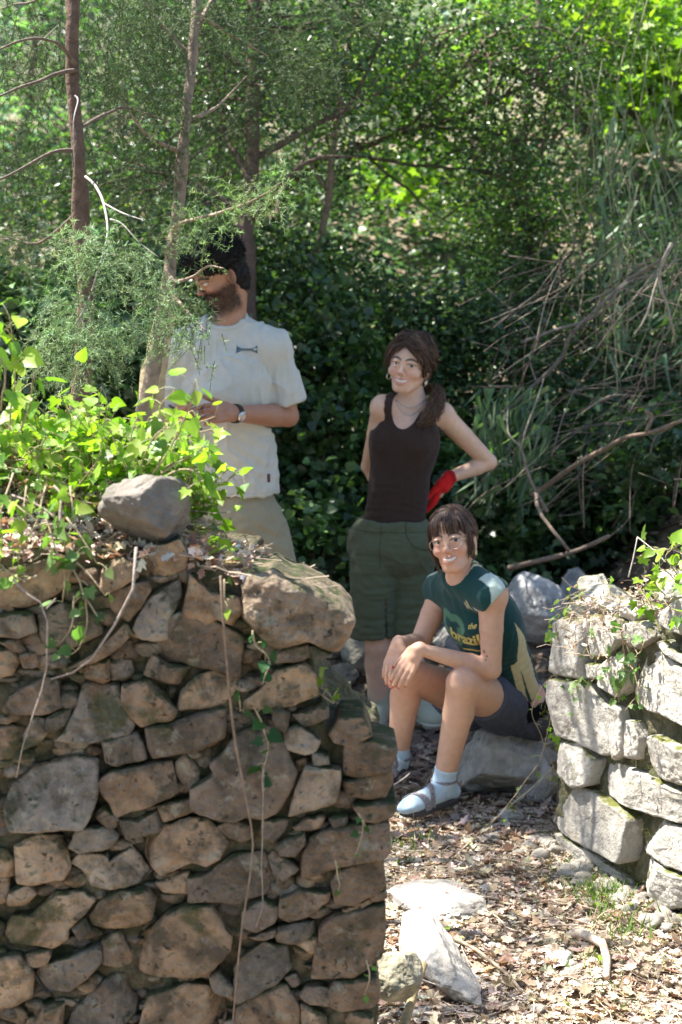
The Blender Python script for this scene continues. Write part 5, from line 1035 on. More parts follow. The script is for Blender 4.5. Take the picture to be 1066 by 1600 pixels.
def cloth_obj(v, name, parent, col, mt='cloth', it=2, folds=(), amp=.004, fr=9, aniso=(1, 1, .35), seed=0, paint=None, fine=.0012, crease=.004):
    V, Q = v.mesh(); V = relax(V, Q, it, .5); N = vnorm(V, Q)
    d = amp * (1 - 2 * np.abs(fbm(V * np.array(aniso), fr, 3, seed))) * .8 + fine * fbm(V, 40, 2, seed + 2)
    rg = (1 - np.abs(fbm(V * np.array([1.3, 1.3, .8]) + .12 * np.stack([fbm(V, 5, 2, 91 + i) for i in range(3)], -1), 10, 2, seed + 40))) ** 6; d = d + crease * (rg - .25)
    for (c, dr, rad, wl, am) in folds:      # radiating / parallel folds near a point: centre, direction across the folds, reach, wavelength, depth
        q = V - np.asarray(c); u = q @ nrm(dr) + .03 * fbm(V, 6, 3, seed + 5); d = d + am * (.55 + .9 * fbm(V, 9, 2, seed + 8)) * np.exp(-(q * q).sum(1) / rad ** 2) * np.sin(u * 6.283 / wl)
    V = V + N * d[:, None]; C = np.tile(np.asarray(col, float), (len(V), 1)) * (1 + .04 * fbm(V, 20, 3, seed + 1)[:, None])
    if paint: C = paint(V, C, N)
    return mesh_obj(name, V, Q, M[mt], parent, np.clip(C, .003, 1))
def strands(mb, paths, r=.0016, col=(.05, .03, .02), n=12, jit=.003, k=4, cj=.55):
    for p in paths:
        q = spline(p, n); q = q + rng.normal(size=3) * jit * .4 + jit * np.linspace(.2, 1, n)[:, None] * np.stack([fbm(q + 31 * i + rng.uniform(0, 9), 18, 2, i) for i in range(3)], -1)
        rr = r * rng.uniform(.7, 1.4) * np.sin(np.linspace(.5, 3.0, n)) ** .6; tube(mb, q, rr, np.clip(np.asarray(col) * (1 + cj * rng.normal()), .004, 1), k, 0, cap=False)
def on_cap(H, x, y, z, c=(0, -.018, .035), r=(.080, .100, .090)):
    q = np.array([x, y, z], float) - c; q = q / math.sqrt(((q / np.array(r)) ** 2).sum()); return H.w(*(q + c))
def drape(body, pts, ctr, lift=.002, reach=.15):
    bv = BVHTree.FromPolygons([v_.co[:] for v_ in body.data.vertices], [p_.vertices[:] for p_ in body.data.polygons]); out = []; nn = []
    for p, c in zip(pts, ctr):
        d = nrm(np.asarray(p) - c); h = bv.ray_cast(Vector(c + d * reach), Vector(-d), .5)
        out.append(np.array(h[0]) + np.array(h[1]) * lift if h[0] is not None else np.asarray(p)); nn.append(np.array(h[1]) if h[0] is not None else d)
    return np.array(out), np.array(nn)
def box_mesh(mb, o, ax, hs, col, bev=.25):
    """rounded little box: o centre, ax 3 axes rows, hs half sizes"""
    V, F = ico(3); q = np.sign(V) * np.abs(V) ** bev; mb.add(o + (q * np.asarray(hs)) @ np.asarray(ax), F, col)
def ring(mb, c, ax1, ax2, r1, r2, rt, col, n=28, k=6, a0=0, a1=6.2832):
    t = np.linspace(a0, a1, n); p = c + np.cos(t)[:, None] * ax1 * r1 + np.sin(t)[:, None] * ax2 * r2; tube(mb, p, rt, col, k, 0, cap=False)
def project_text(body, txt, o, X, U, size, mt, col, name, parent, lift=.0015, ray_d=None, bend=0.0, shear=0.0, bold=.02):
    """lettering set on a garment: each outline point is dropped on to the cloth"""
    cu = bpy.data.curves.new(name, 'FONT'); cu.body = txt; cu.size = size; cu.align_x = 'CENTER'; cu.offset = size * bold; cu.shear = shear; cu.resolution_u = 3
    ob = bpy.data.objects.new(name, cu); COL.objects.link(ob); dg = bpy.context.evaluated_depsgraph_get(); me = bpy.data.meshes.new_from_object(ob.evaluated_get(dg)); bpy.data.objects.remove(ob)
    import bmesh
    bm = bmesh.new(); bm.from_mesh(me); bmesh.ops.triangulate(bm, faces=bm.faces)
    for _ in range(3):
        ed = [e for e in bm.edges if e.calc_length() > size * .12]
        if ed: bmesh.ops.subdivide_edges(bm, edges=ed, cuts=1); bmesh.ops.triangulate(bm, faces=bm.faces)
    V = np.array([v_.co[:] for v_ in bm.verts]); F = np.array([[w_.index for w_ in f.verts] for f in bm.faces]); bm.free()
    return drop_on(body, V[:, 0], V[:, 1] + bend * V[:, 0] ** 2, F, o, X, U, mt, col, name, parent, lift)
def drop_on(body, x, y, F, o, X, U, mt, col, name, parent, lift=.0015):
    bv = BVHTree.FromPolygons([v_.co[:] for v_ in body.data.vertices], [p.vertices[:] for p in body.data.polygons]); X = nrm(X); U = nrm(U); nn = np.cross(X, U); out = []; o = np.asarray(o)
    for a, b in zip(x, y):
        s = o + X * a + U * b + nn * .15; h = bv.ray_cast(Vector(s), Vector(-nn), .4)
        out.append(np.array(h[0]) + nn * lift if h[0] is not None else s - nn * .15)
    return mesh_obj(name, np.array(out), F, M[mt], parent, np.asarray(col, float), smooth=False)
# ---------------------------------------------------------------- the seated woman
def seated():
    t = thing('person', 'woman with fringe and glasses in a green top, seated on a boulder', 'person')
    F = nrm([-.78, -.62, 0]); L = np.array([-F[1], F[0], 0]); T = np.stack([L, F, [0, 0, 1.]])
    pel = P(806, 1106, 6.46); chest = P(757, 972, 6.27); nb = P(724, 900, 6.18); SL = P(768, 930, 6.10); SR = P(692, 922, 6.36)
    H = Frame(P(708, 845, 6.17), (-.34, -.93, .10), (-.17, .14, .98), .96); 
    knL = P(722, 1068, 6.04); anL = P(694, 1220, 6.12); hpL = P(792, 1108, 6.38); knR = P(634, 1052, 6.22); anR = P(622, 1185, 6.30); hpR = P(768, 1104, 6.58)
    elL = P(768, 1046, 6.10); wrL = P(655, 1014, 6.03); elR = P(655, 1006, 6.32); wrR = P(622, 1004, 6.13)
    v = Vol((.05, 5.75, -.08), (.80, 6.85, 1.16), HV)
    upT = nrm(nb - pel); mid = pel * .45 + chest * .55
    v.ell(pel, (.165, .115, .105), T, .03); v.cone(pel + upT * .02, mid, .120, .108, .03, flat=F, fs=.80); v.ell(chest, (.128, .098, .150), np.stack([L, nrm(np.cross(L, upT)) * -1, upT]), .03)
    v.cone(mid, chest, .108, .118, .03, flat=F, fs=.82); v.cone(SL, SR, .050, .050, .03); v.cone(nb, SL, .046, .046, .035); v.cone(nb, SR, .046, .046, .035)
    arm(v, SL, elL, wrL, (.047, .040, .033, .033, .0205)); arm(v, SR, elR, wrR, (.047, .040, .033, .033, .0205))
    leg(v, hpL, knL, anL, (.085, .072, .053, .052, .033), back=(.6, .6, 0)); leg(v, hpR, knR, anR, (.085, .072, .053, .052, .033), back=(.6, .6, 0))
    v.ell(knL + np.array([-.012, -.016, .006]), (.030, .024, .040), None, .02); v.ell(knR + np.array([-.012, -.016, .006]), (.030, .024, .040), None, .02)
    neck(v, H, nb + np.array([0, 0, -.01]), .047, .052); mt = head(v, H, smile=1.15, jaw=.97)
    tl = hand(v, wrL, P(616, 1072, 6.02) - wrL, (-.25, -.8, .5), (-1, -.2, -.3), curl=(.10, .18, .15), s=.96, thumb=(.35, .2), spread=.1)
    tr = hand(v, wrR, P(602, 1068, 6.08) - wrR, (-.6, -.7, .35), (1, -.4, 0), curl=(.12, .30, .20), s=.96, thumb=(.75, -.2), spread=.1)
    toeL = P(628, 1270, 5.98); toeR = P(598, 1212, 6.18)
    for an, toe in ((anL, toeL), (anR, toeR)):
        gz_ = toe[2] + .012; d = nrm((toe - an) * np.array([1, 1, 0])); heel = an - d * .035; heel[2] = gz_ + .012
        v.cone(an, heel, .030, .026, .02); v.cone(heel, toe - d * .05 + np.array([0,0,.016]), .026, .028, .01, flat=(0, 0, 1), fs=.8); v.cone(an - np.array([0, 0, .02]), toe - d * .05 + np.array([0,0,.016]), .028, .022, .02); v.cone(toe - d * .06 + np.array([0,0,.016]), toe - d * .02 + np.array([0,0,.012]), .034, .026, .015, flat=(0, 0, 1), fs=.6)
    def tattoo(V, C):
        for c in (P(757, 1020, 6.06), P(761, 1026, 6.06), P(759, 1033, 6.06)):
            w = (np.abs(V - c)[:, 0] < .003) & (np.abs(V - c)[:, 2] < .0035) & (V[:, 1] < 6.12); C[w] *= .35
        return C
    b = body_obj(v, t, SKIN_A, H, mt, tl + tr, ncol=(.50, .012, .03), extra=tattoo, lip=(.52, .16, .13), brow=(.06, .035, .025), blush=.5)
    eyes(H, t, look=(.28, 1, .05)); teeth(H, mt, t)
    # top
    c = Vol((.25, 5.9, .2), (.75, 6.75, .95), .0038); g = .009
    c.cone(pel + upT * .02, mid, .120 + g, .108 + g, .03, flat=F, fs=.80); c.ell(chest, (.128 + g, .098 + g, .150 + g), np.stack([L, nrm(np.cross(L, upT)) * -1, upT]), .03)
    c.cone(mid, chest, .108 + g, .118 + g, .03, flat=F, fs=.82); c.cone(SL, SR, .050 + g, .050 + g, .03); c.cone(nb, SL, .046 + g, .048 + g, .035); c.cone(nb, SR, .046 + g, .048 + g, .035)
    for s in (-1, 1): c.ell(chest + F * .062 + L * s * .055 + upT * .01, (.055, .045, .055), T, .03)
    c.cut(pel + upT * .098 + F * .0, -upT - F * .12)                                      # hem
    c.cone(SL + L * .004 - upT * .028, SL + L * .28 - upT * .12, .060, .085, .01, 's'); c.cone(SR - L * .012 - upT * .028, SR - L * .30 - upT * .1, .060, .085, .01, 's')   # armholes
    hd = nrm(H.o - nb); c.cone(nb + hd * .040 + F * .035, nb + hd * .2 + F * .10, .066, .12, .006, 's')
    def paint(V, C, N):
        q = V - (pel + chest) / 2; hgt = (V - pel) @ upT; ax = pel + hgt[:, None] * upT; r = V - ax; th = np.degrees(np.arctan2(r @ L, r @ F)); 
        dk = np.array([.010, .050, .048]); cream = np.array([.56, .50, .28]); C[:] = dk * (1 + .08 * fbm(V, 20, 2, 4)[:, None])
        half = 12 * sm(.47, .30, hgt); C[(np.abs(th - 101) < half) & (hgt < .46)] = cream
        C[(np.abs(th - 77 + (hgt - .1) * -35) < 6.0) & (hgt < .30)] = cream
        C[(th < 58) & (th > -10) & (hgt < .13)] *= .7
        sh = (V - nb) @ L; top = ((V - nb) @ upT > -.075)
        d = np.linalg.norm(V - SL, axis=1); yy = (V - SL) @ F; C[(d < .075) & top & (yy > -.012) & (yy < .046) & (sh > .064)] = (.42, .50, .44)
        C[top & (sh > .052) & (sh < .060) & (yy > -.012) & (yy < .058)] = cream; C[top & (sh > .036) & (sh < .044) & (yy > -.012) & (yy < .05)] = cream
        d = np.linalg.norm(V - SR, axis=1); yy = (V - SR) @ F; C[(d < .085) & top & (yy > .0) & (yy < .045) & (sh < -.06)] = (.42, .50, .38)
        # pale green swirl behind the lettering
        u = (V - chest) @ L; w = (V - chest) @ upT; fr = th < 60
        rr = np.hypot(u + .030, (w - .050)); C[fr & (np.abs(rr - .045 - .010 * np.sin(3 * np.arctan2(w - .05, u + .03))) < .013)] = (.07, .17, .10)
        C[fr & (np.abs(u + .035 - .04 * np.sin(w * 28)) < .014) & (w < .06) & (w > -.085)] = (.07, .17, .10); C[fr & (np.hypot(u - .0, (w + .095) * 1.4) < .030)] = (.07, .17, .10)
        return C
    top = cloth_obj(c, 'sleeveless_top', t, (.02, .08, .075), folds=[(P(800, 1040, 6.3), upT, .10, .022, .0032), (P(740, 1030, 6.2), upT + L * .4, .10, .03, .003)], amp=.003, paint=paint)
    X = L; U2 = upT; o = chest + L * .016 + upT * .006
    project_text(top, 'brazil', o, X + U2 * -.10, U2, .062, 'plain', (.62, .52, .16), 'lettering', top, bend=.8, bold=.03)
    project_text(top, 'the', o + L * .040 + upT * .062, X, U2, .024, 'plain', (.62, .52, .16), 'lettering', top, shear=.3)
    # a yellow swoosh under the word
    xs = np.linspace(-.07, .085, 26); yy = -.020 + .9 * xs ** 2 - .10 * xs * 0; Fq = [(i, i + 1, i + 27, i + 26) for i in range(25)]
    drop_on(top, np.r_[xs, xs], np.r_[yy - .012, yy - .006 ], np.array(Fq), o, X + U2 * -.10, U2, 'plain', (.62, .52, .16), 'swoosh', top)
    # shorts
    c = Vol((.15, 6.0, .0), (.85, 6.9, .62), .0042); g = .014
    c.ell(pel, (.165 + g, .115 + g, .105 + g), T, .03); c.cone(pel, pel + upT * .07, .12 + g * .5, .112 + g * .5, .02, flat=F, fs=.82); c.cut(pel + upT * .065, upT + np.array([0, 0, .6]))
    hL = hpL + (knL - hpL) * .52; hR = hpR + (knR - hpR) * .50
    c.cone(hpL, hL, .085 + g, .070 + g, .02); c.cone(hpR, hR, .085 + g, .072 + g, .02); 
    for kn, h_ in ((knL, hL), (knR, hR)):
        d = nrm(kn - h_); sl, p = c.sub(h_ - .14, h_ + .14); c.a[sl] = np.maximum(c.a[sl], np.where(np.linalg.norm(p - h_, axis=-1) < .15, (p - h_) @ d - .0, -1).astype(np.float32) )
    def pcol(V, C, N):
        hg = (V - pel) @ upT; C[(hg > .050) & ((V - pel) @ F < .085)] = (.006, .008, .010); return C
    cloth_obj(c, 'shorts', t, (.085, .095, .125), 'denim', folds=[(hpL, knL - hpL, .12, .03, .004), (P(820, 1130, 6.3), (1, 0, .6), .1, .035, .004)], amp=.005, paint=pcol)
    # socks and sandals
    for an, toe, nm in ((anL, toeL, 'l'), (anR, toeR, 'r')):
        d = nrm((toe - an) * np.array([1, 1, 0])); s_ = np.cross(d, [0, 0, 1.]); gz_ = toe[2] + .012; c = Vol(np.minimum(an, toe) - .09, np.maximum(an, toe) + .09, .003); heel = an - d * .035; heel[2] = gz_ + .012; g = .004
        shd = nrm((knL if nm == 'l' else knR) - an); c.cone(an, an + shd * .075, .034 + g * .6, .037 + g, .01); c.cone(an, heel, .030 + g, .026 + g, .02); c.cone(heel, toe - d * .05 + np.array([0,0,.016]), .026 + g, .028 + g, .01, flat=(0, 0, 1), fs=.8); c.cone(an - np.array([0, 0, .02]), toe - d * .05 + np.array([0,0,.016]), .028 + g, .022 + g, .02); c.cone(toe - d * .06 + np.array([0,0,.016]), toe - d * .02 + np.array([0,0,.012]), .034 + g, .026 + g, .015, flat=(0, 0, 1), fs=.6)
        c.cut(an + shd * .052, shd)
        cloth_obj(c, 'sock', t, (.46, .60, .70), 'knit', amp=.0012, fr=25, fine=.001, crease=.0015)
        mb = MB(); n = 20; tt = np.linspace(0, 1, n); cen = [an - d * .060 + d * (.262 * u) for u in tt]; hw = np.interp(tt, [0, .06, .25, .45, .7, .9, 1], [.012, .030, .033, .034, .046, .036, .012])
        top_ = gz_ - .012; pts = [(c_[:2] + s_[:2] * w_) for c_, w_ in zip(cen, hw)] + [(c_[:2] - s_[:2] * w_) for c_, w_ in zip(cen[::-1], hw[::-1])]; m = len(pts); pts = np.array(pts); V = []
        for z, sc_ in ((top_ + .004, .94), (top_, 1.0), (top_ - .012, 1.0), (top_ - .016, .95)):
            cc = pts.mean(0); V.append(np.c_[cc + (pts - cc) * sc_, np.full(m, z)])
        V = np.concatenate(V + [np.r_[pts.mean(0), top_ + .004][None], np.r_[pts.mean(0), top_ - .016][None]]); q4 = [(r_ * m + i, (r_ + 1) * m + i, (r_ + 1) * m + (i + 1) % m, r_ * m + (i + 1) % m) for r_ in range(3) for i in range(m)]; tr3 = [(4 * m, i, (i + 1) % m) for i in range(m)] + [(4 * m + 1, 3 * m + (i + 1) % m, 3 * m + i) for i in range(m)]
        mb.add(V, [np.array(q4), np.array(tr3)], (.055, .055, .06)); sd = mb.build('sandal', M['plain'], t, smooth=False)
        def strap(u0, h, side0, side1, w, tilt=0):
            c0 = an - d * .060 + d * (.262 * u0); th = np.linspace(0, math.pi, 14); wd = np.interp(u0, tt, hw) * .98; V = []
            for a in th:
                p = c0 + s_ * math.cos(a) * wd + d * tilt * math.cos(a) + np.array([0, 0, 0]); z = top_ + math.sin(a) ** .75 * h
                for k_ in (-1, 1): V.append(np.array([p[0] + d[0] * k_ * w, p[1] + d[1] * k_ * w, z]))
            for a in th:
                p = c0 + s_ * math.cos(a) * (wd + .003) + d * tilt * math.cos(a); z = top_ + math.sin(a) ** .75 * (h + .003)
                for k_ in (-1, 1): V.append(np.array([p[0] + d[0] * k_ * w, p[1] + d[1] * k_ * w, z]))
            q = [(28 + 2 * i, 28 + 2 * i + 1, 28 + 2 * i + 3, 28 + 2 * i + 2) for i in range(13)] + [(2 * i + k_, 28 + 2 * i + k_, 28 + 2 * i + 2 + k_, 2 * i + 2 + k_) for i in range(13) for k_ in (0, 1)]
            mb = MB(); mb.add(np.array(V), np.array(q), (.20, .195, .21)); mb.build('strap', M['strap'], sd, smooth=False)
        strap(.74, .050, 0, 0, .013, .014); strap(.50, .069, 0, 0, .011, -.02)
        mb = MB(); ring(mb, an + np.array([0, 0, .002]), d, s_, .041, .037, .0080, (.18, .175, .19)); mb.build('strap', M['strap'], sd)
    # hair
    hc = Vol(H.o - .16, H.o + .16, .0035); k = H.k
    hc.ell(H.w(0, -.018, .035), np.array([.081, .101, .091]) * k, H.M, .01); hc.ell(H.w(0, -.045, -.03), np.array([.068, .06, .075]) * k, H.M, .02); hc.ell(H.w(0, -.115, -.01), np.array([.035, .035, .04]) * k, H.M, .02)
    hc.ell(H.w(-.004, .098, -.030), np.array([.070, .086, .118]) * k, H.M, .01, 's'); 
    for s in (-1, 1): hc.ell(H.w(s * .085, -.006, -.02), np.array([.022, .020, .040]) * k, H.M, .008, 's')
    V, Q = hc.mesh(); V = relax(V, Q, 2, .5); q = H.loc(V); N = vnorm(V, Q); V = V + N * (.003 * fbm(np.c_[q[:, 0] * 5, q[:, 1], q[:, 2]], 30, 3, 2))[:, None]
    hb = MB(); hb.add(V, Q, (.05, .031, .024))
    HC = (.085, .050, .036); pth = []
    for i in range(520):                                                        # from the parting back to the bun
        s = 1 if rng.random() < .6 else -1; y0 = rng.uniform(-.04, .06); zz = rng.normal()
        pth.append([on_cap(H, .012 + .004 * s, y0, .13), on_cap(H, s * .045, y0 - .02, .11), on_cap(H, s * .085, y0 - .04, .05 + .03 * zz), on_cap(H, s * .07, -.075, .0 + .02 * zz), H.w(s * .01, -.125, -.01)])
    strands(hb, pth, .0011, HC, 20, .005); pth = []
    for i in range(420):                                                        # fringe
        x = rng.uniform(-.066, .066); cl = round(x / .011) * .011; x = x * .45 + cl * .55; gap = False
        if -.022 < x < .008 and rng.random() < .85: continue
        z = rng.uniform(.024, .036) + (.030 if gap else 0) + .05 * max(0, abs(x) - .045) * -1
        yy = math.sqrt(max(0, 1 - (x / .078) ** 2)); pth.append([on_cap(H, .004 + x * .45, .02, .13), on_cap(H, x * .9 + .004 * np.sign(x), .07, .105, r=(.081, .102, .092)), H.w(x * 1.03, .004 + .086 * yy, .062), H.w(x * 1.06 + .002 * rng.normal(), .003 + .083 * yy, z)])
    strands(hb, pth, .0010, HC, 16, .003); pth = []
    for i in range(130):                                                        # locks before the ears
        s = 1 if i % 2 else -1; x = rng.uniform(.060, .071); zz = rng.uniform(-.11, -.05) if s < 0 else rng.uniform(-.075, -.03)
        pth.append([on_cap(H, s * .03, .03, .13), on_cap(H, s * .075, .045, .06), H.w(s * (x + .007), .035 + .01 * rng.normal(), 0), H.w(s * (x + .004), .026 + .006 * rng.normal(), -.04), H.w(s * (x - .008), .030, zz)])
    strands(hb, pth, .0010, HC, 18, .005)
    hb.build('hair', M['hair'], t)
    # glasses
    mb = MB(); fr = (.75, .60, .48)
    for s in (-1, 1):
        ring(mb, H.w(s * .033, .096, -.006), H.L, H.U, .0250 * k, .0215 * k, .0007, fr, 32)
        tube(mb, [H.w(s * .057, .094, .003), H.w(s * .068, .07, .002), H.w(s * .077, .0, .0)], .0010, fr, 5)
    tube(mb, spline([H.w(-.009, .099, .001), H.w(0, .103, .004), H.w(.009, .099, .001)], 8), .0010, fr, 5); mb.build('glasses', M['shiny'], t)
    mb = MB(); tube(mb, [P(700 - 18, 1113, 6.2), P(700 - 10, 1117, 6.2)], .002, (.1, .2, .8), 6)
    mb = MB(); ring(mb, H.w(.076, .0, -.052), H.F, H.U, .008, .010, .0018, (.75, .65, .4), 18); mb.build('earring', M['shiny'], t)
seated()
# ---------------------------------------------------------------- the standing woman
def standing():
    t = thing('person', 'woman standing in a dark brown tank top, red gloved hand on her hip', 'person')
    F = nrm([-.30, -.95, 0]); L = np.array([-F[1], F[0], 0]); T = np.stack([L, F, [0, 0, 1.]]); D = 7.25
    pel = P(613, 850, D); chest = P(632, 690, D); nb = P(647, 626, D); SL = P(690, 648, D + .03); SR = P(599, 637, D - .02)
    H = Frame(P(640, 570, D - .02), (-.34, -.93, .05), (.17, .06, .98), 1.0)
    hpL = P(640, 865, D + .02); hpR = P(588, 862, D - .02); knL = P(640, 1010, D + .02); knR = P(590, 1010, D - .04); anL = P(655, 1118, D + .06); anR = P(592, 1108, D + .0)
    elL = P(764, 722, D + .16); wrL = P(698, 748, D + .08); elR = P(577, 728, D + .20); wrR = P(612, 790, D + .22)
    v = Vol((-.02, 6.9, -.12), (.80, 7.75, 1.86), .0034)
    v.ell(pel, (.165, .110, .115), T, .03); wst = pel * .45 + chest * .55; v.cone(pel + [0, 0, .03], wst, .122, .106, .03, flat=F, fs=.78); v.cone(wst, chest, .106, .122, .03, flat=F, fs=.80)
    v.ell(chest, (.130, .095, .150), T, .03); v.cone(SL, SR, .042, .042, .03); v.cone(nb + [0, 0, -.01], SL, .036, .040, .035); v.cone(nb + [0, 0, -.01], SR, .036, .040, .035)
    arm(v, SL, elL, wrL, (.046, .040, .032, .033, .022)); arm(v, SR, elR, wrR, (.046, .040, .032, .033, .022))
    leg(v, hpL, knL, anL, (.088, .072, .052, .052, .034)); leg(v, hpR, knR, anR, (.088, .072, .052, .052, .034)); neck(v, H, nb + [0, 0, -.02], .046, .050); mt = head(v, H, smile=1.1, jaw=1.0, nose=1.0, wide=1.06)
    hd = P(676, 795, D + .10) - wrL; v.cone(wrL, wrL + nrm(hd) * .07, .022, .016, .01); hand(v, wrR, (.5, .3, -.4), (0, 1, 0), (0, 0, 1), s=.95)
    bd = body_obj(v, t, SKIN_B, H, mt, lip=(.55, .15, .14), brow=(.035, .02, .015), blush=.4)
    eyes(H, t, look=(.24, 1, .02)); teeth(H, mt, t)
    # tank top
    c = Vol((.05, 6.95, .75), (.60, 7.55, 1.60), .0038); g = .007; W = .016
    c.cone(pel + [0, 0, .03], wst, .126, .106 + g, .03, flat=F, fs=.80); c.cone(wst, chest, .106 + g, .122 + g, .03, flat=F, fs=.82); c.ell(chest, (.130 + g, .095 + g, .150 + g), T, .03)
    for s in (-1, 1): c.ell(chest + F * .060 + L * s * .058 + np.array([0, 0, .000]), (.062, .050, .056), T, .03)
    c.cut(P(600, 812, D), (0, 0, -1)); top = chest + np.array([0, 0, .062])
    # bare above the arm holes and the scooped neck; straps stay
    c.ell(P(640, 622, D) + F * .06, (.060, .14, .118), T, .006, 's'); c.ell(P(647, 612, D) - F * .08, (.058, .10, .085), T, .006, 's')
    for s, S in ((1, SL), (-1, SR)): c.ell(S + L * s * .066 + np.array([0, 0, -.005]), (.072, .16, .088), T, .006, 's')
    for s in (-1, 1):                                                                  # straps over the shoulders
        c0 = nb + L * s * .078 + np.array([0, 0, -.10]); a0 = chest + L * s * (.085) - np.array([0, 0, .0]); ph = np.radians(np.linspace(-25, 205, 22)); dirs = [F * math.cos(a) * .8 + np.array([0, 0, math.sin(a)]) for a in ph]
        ctr = [c0 + L * s * .012 * max(0, -math.sin(a) + .3) for a in ph]; pts, nn = drape(bd, [c_ + d_ for c_, d_ in zip(ctr, dirs)], ctr, .002)
        for i in range(21): c.cone(pts[i], pts[i + 1], .0145, .0145, .005, flat=nn[i], fs=.42)
    cloth_obj(c, 'tank_top', t, (.040, .026, .022), 'knit', amp=.0022, crease=.002, folds=[(P(600, 800, D), (0, .2, 1), .12, .035, .0035), (P(650, 780, D), (.2, .2, 1), .1, .03, .0035)], fr=8)
    # shorts
    c = Vol((-.02, 6.9, .30), (.48, 7.65, 1.02), .0042); g = .018
    c.ell(pel, (.178, .124, .135), T, .03); c.cone(hpL, P(637, 1003, D + .01), 0.094, .093, .012, flat=F, fs=1.0); c.cone(hpR, P(580, 990, D - .03), .094, .092, .012, flat=F, fs=1.0); c.cone(pel, pel + [0, 0, .09], .145, .128, .02, flat=F, fs=.84)
    c.cut(pel + np.array([0, 0, .095]), (0, 0, 1)); c.cut(P(620, 996, D - .08), (.0, 0, -1)); c.cone(P(640, 1000, D), P(640, 1060, D), .070, .084, .004, 's'); c.cone(P(582, 995, D - .03), P(582, 1060, D - .03), .070, .082, .004, 's')
    c.ell(P(611, 985, D - .02), (.006, .30, .150), T, .006, 's')
    def pp(V, C, N):
        u = (V - pel) @ L; w = V[:, 2] - pel[2]; fr = (V - pel) @ F > 0
        C[fr & (np.abs(u + .012) < .0028) & (w > -.08)] *= .6; C[fr & (np.abs(np.hypot(u - .18, w - .09) - .10) < .0028) & (w > -.06)] *= .5; C[(w > .062) & (w < .066)] *= .6
        return C
    sh = cloth_obj(c, 'shorts', t, (.085, .100, .060), 'cloth', amp=.010, fr=9, aniso=(.8, .8, 2.6), fine=.002, paint=pp, folds=[(P(590, 980, D), (0, 0, 1), .12, .035, .004), (P(640, 985, D), (0, 0, 1), .12, .04, .004)])
    # glove
    g = Vol(np.minimum(wrL, wrL + hd) - .09, np.maximum(wrL, wrL + hd) + .09, .003)
    ps = (wrL - np.array(elL)); hand(g, wrL, hd, (.95, -.35, .1), (-.2, -1, .2), curl=(.12, .2, .15), s=1.05); g.cone(wrL - nrm(ps) * .016, wrL + nrm(hd) * .03, .029, .030, .01)
    def gp_(V, C, N): d = (V - wrL) @ nrm(ps); C[d < -.008] = (.35, .01, .015); return C
    cloth_obj(g, 'glove', t, (.62, .018, .018), 'knit', amp=.001, it=1, fine=.0012, crease=.0015, paint=gp_)
    # socks and trainers
    for an, toe in ((anL, P(668, 1150, D - .02)), (anR, P(574, 1140, D - .16))):
        toe = toe.copy(); toe[2] = float(G(toe[0], toe[1], False)) + .03; base = toe[2] - .025; dd = nrm((toe - an) * np.array([1, 1, 0])); s_ = np.cross(dd, [0, 0, 1.]); an = an.copy(); an[2] = base + .11
        toe = an + dd * .17; toe[2] = base + .03; heel = an - dd * .045; heel[2] = base + .035
        k_ = Vol(an - .12, an + .14, .0035); k_.cone(an + [0, 0, -.02], an + [0, 0, .085], .042, .046, .01); k_.cut(an + np.array([0, 0, .085]), (0, 0, 1)); cloth_obj(k_, 'sock', t, (.42, .41, .31), 'knit', amp=.002, crease=.002, fr=20, aniso=(.3, .3, 2))
        k_ = Vol(np.minimum(heel, toe) - .1, np.maximum(heel, toe) + .12, .0035); f_ = (0, 0, 1)
        k_.cone(heel, toe - dd * .03, .036, .042, .02, flat=f_, fs=.85); k_.cone(an - [0, 0, .03] + dd * .0, heel + [0, 0, .02], .042, .036, .02); k_.cone(an - [0, 0, .03], toe - dd * .06 + np.array([0, 0, .008]), .040, .034, .025); k_.cut([0, 0, base + .012], (0, 0, -1))
        shoe = cloth_obj(k_, 'trainer', t, (.38, .39, .29), 'cloth', amp=.0015, fr=20, fine=.001, crease=.001)
        k_ = Vol(np.minimum(heel, toe) - .1, np.maximum(heel, toe) + .12, .0035); k_.cone(heel, toe - dd * .03, .043, .048, .02, flat=f_, fs=1.); k_.cut([0, 0, base + .024], (0, 0, 1)); k_.cut([0, 0, base - .004], (0, 0, -1)); cloth_obj(k_, 'sole', shoe, (.46, .47, .38), 'plain', amp=0, fine=0, crease=0)
        mb = MB()
        for i in range(5):
            c0 = an + dd * (.035 + .020 * i); c0[2] = base + .098 - .011 * i; tube(mb, [c0 - s_ * .022 - [0, 0, .006], c0 + [0, 0, .003], c0 + s_ * .022 + dd * .012 - [0, 0, .006]], .0028, (.50, .54, .46), 5); tube(mb, [c0 + s_ * .022 - [0, 0, .006], c0 + [0, 0, .004], c0 - s_ * .022 + dd * .012 - [0, 0, .006]], .0028, (.50, .54, .46), 5)
        tube(mb, spline([an + dd * .03 - [0, 0, .005], an + dd * .05 + s_ * .03 - [0, 0, .01], an + dd * .07 + s_ * .045 - [0, 0, .04]], 8), .0022, (.50, .54, .46), 5); mb.build('laces', M['cloth'], shoe)
    # hair
    k = H.k; hc = Vol(H.o - .17, H.o + .17, .0035); hc.ell(H.w(0, -.022, .036), np.array([.083, .100, .090]) * k, H.M, .01); hc.ell(H.w(0, -.05, -.03), np.array([.072, .06, .078]) * k, H.M, .02)
    hc.ell(H.w(0, .105, -.030), np.array([.070, .085, .122]) * k, H.M, .01, 's'); hc.ell(H.w(.085, .000, -.022), np.array([.022, .016, .036]) * k, H.M, .008, 's')
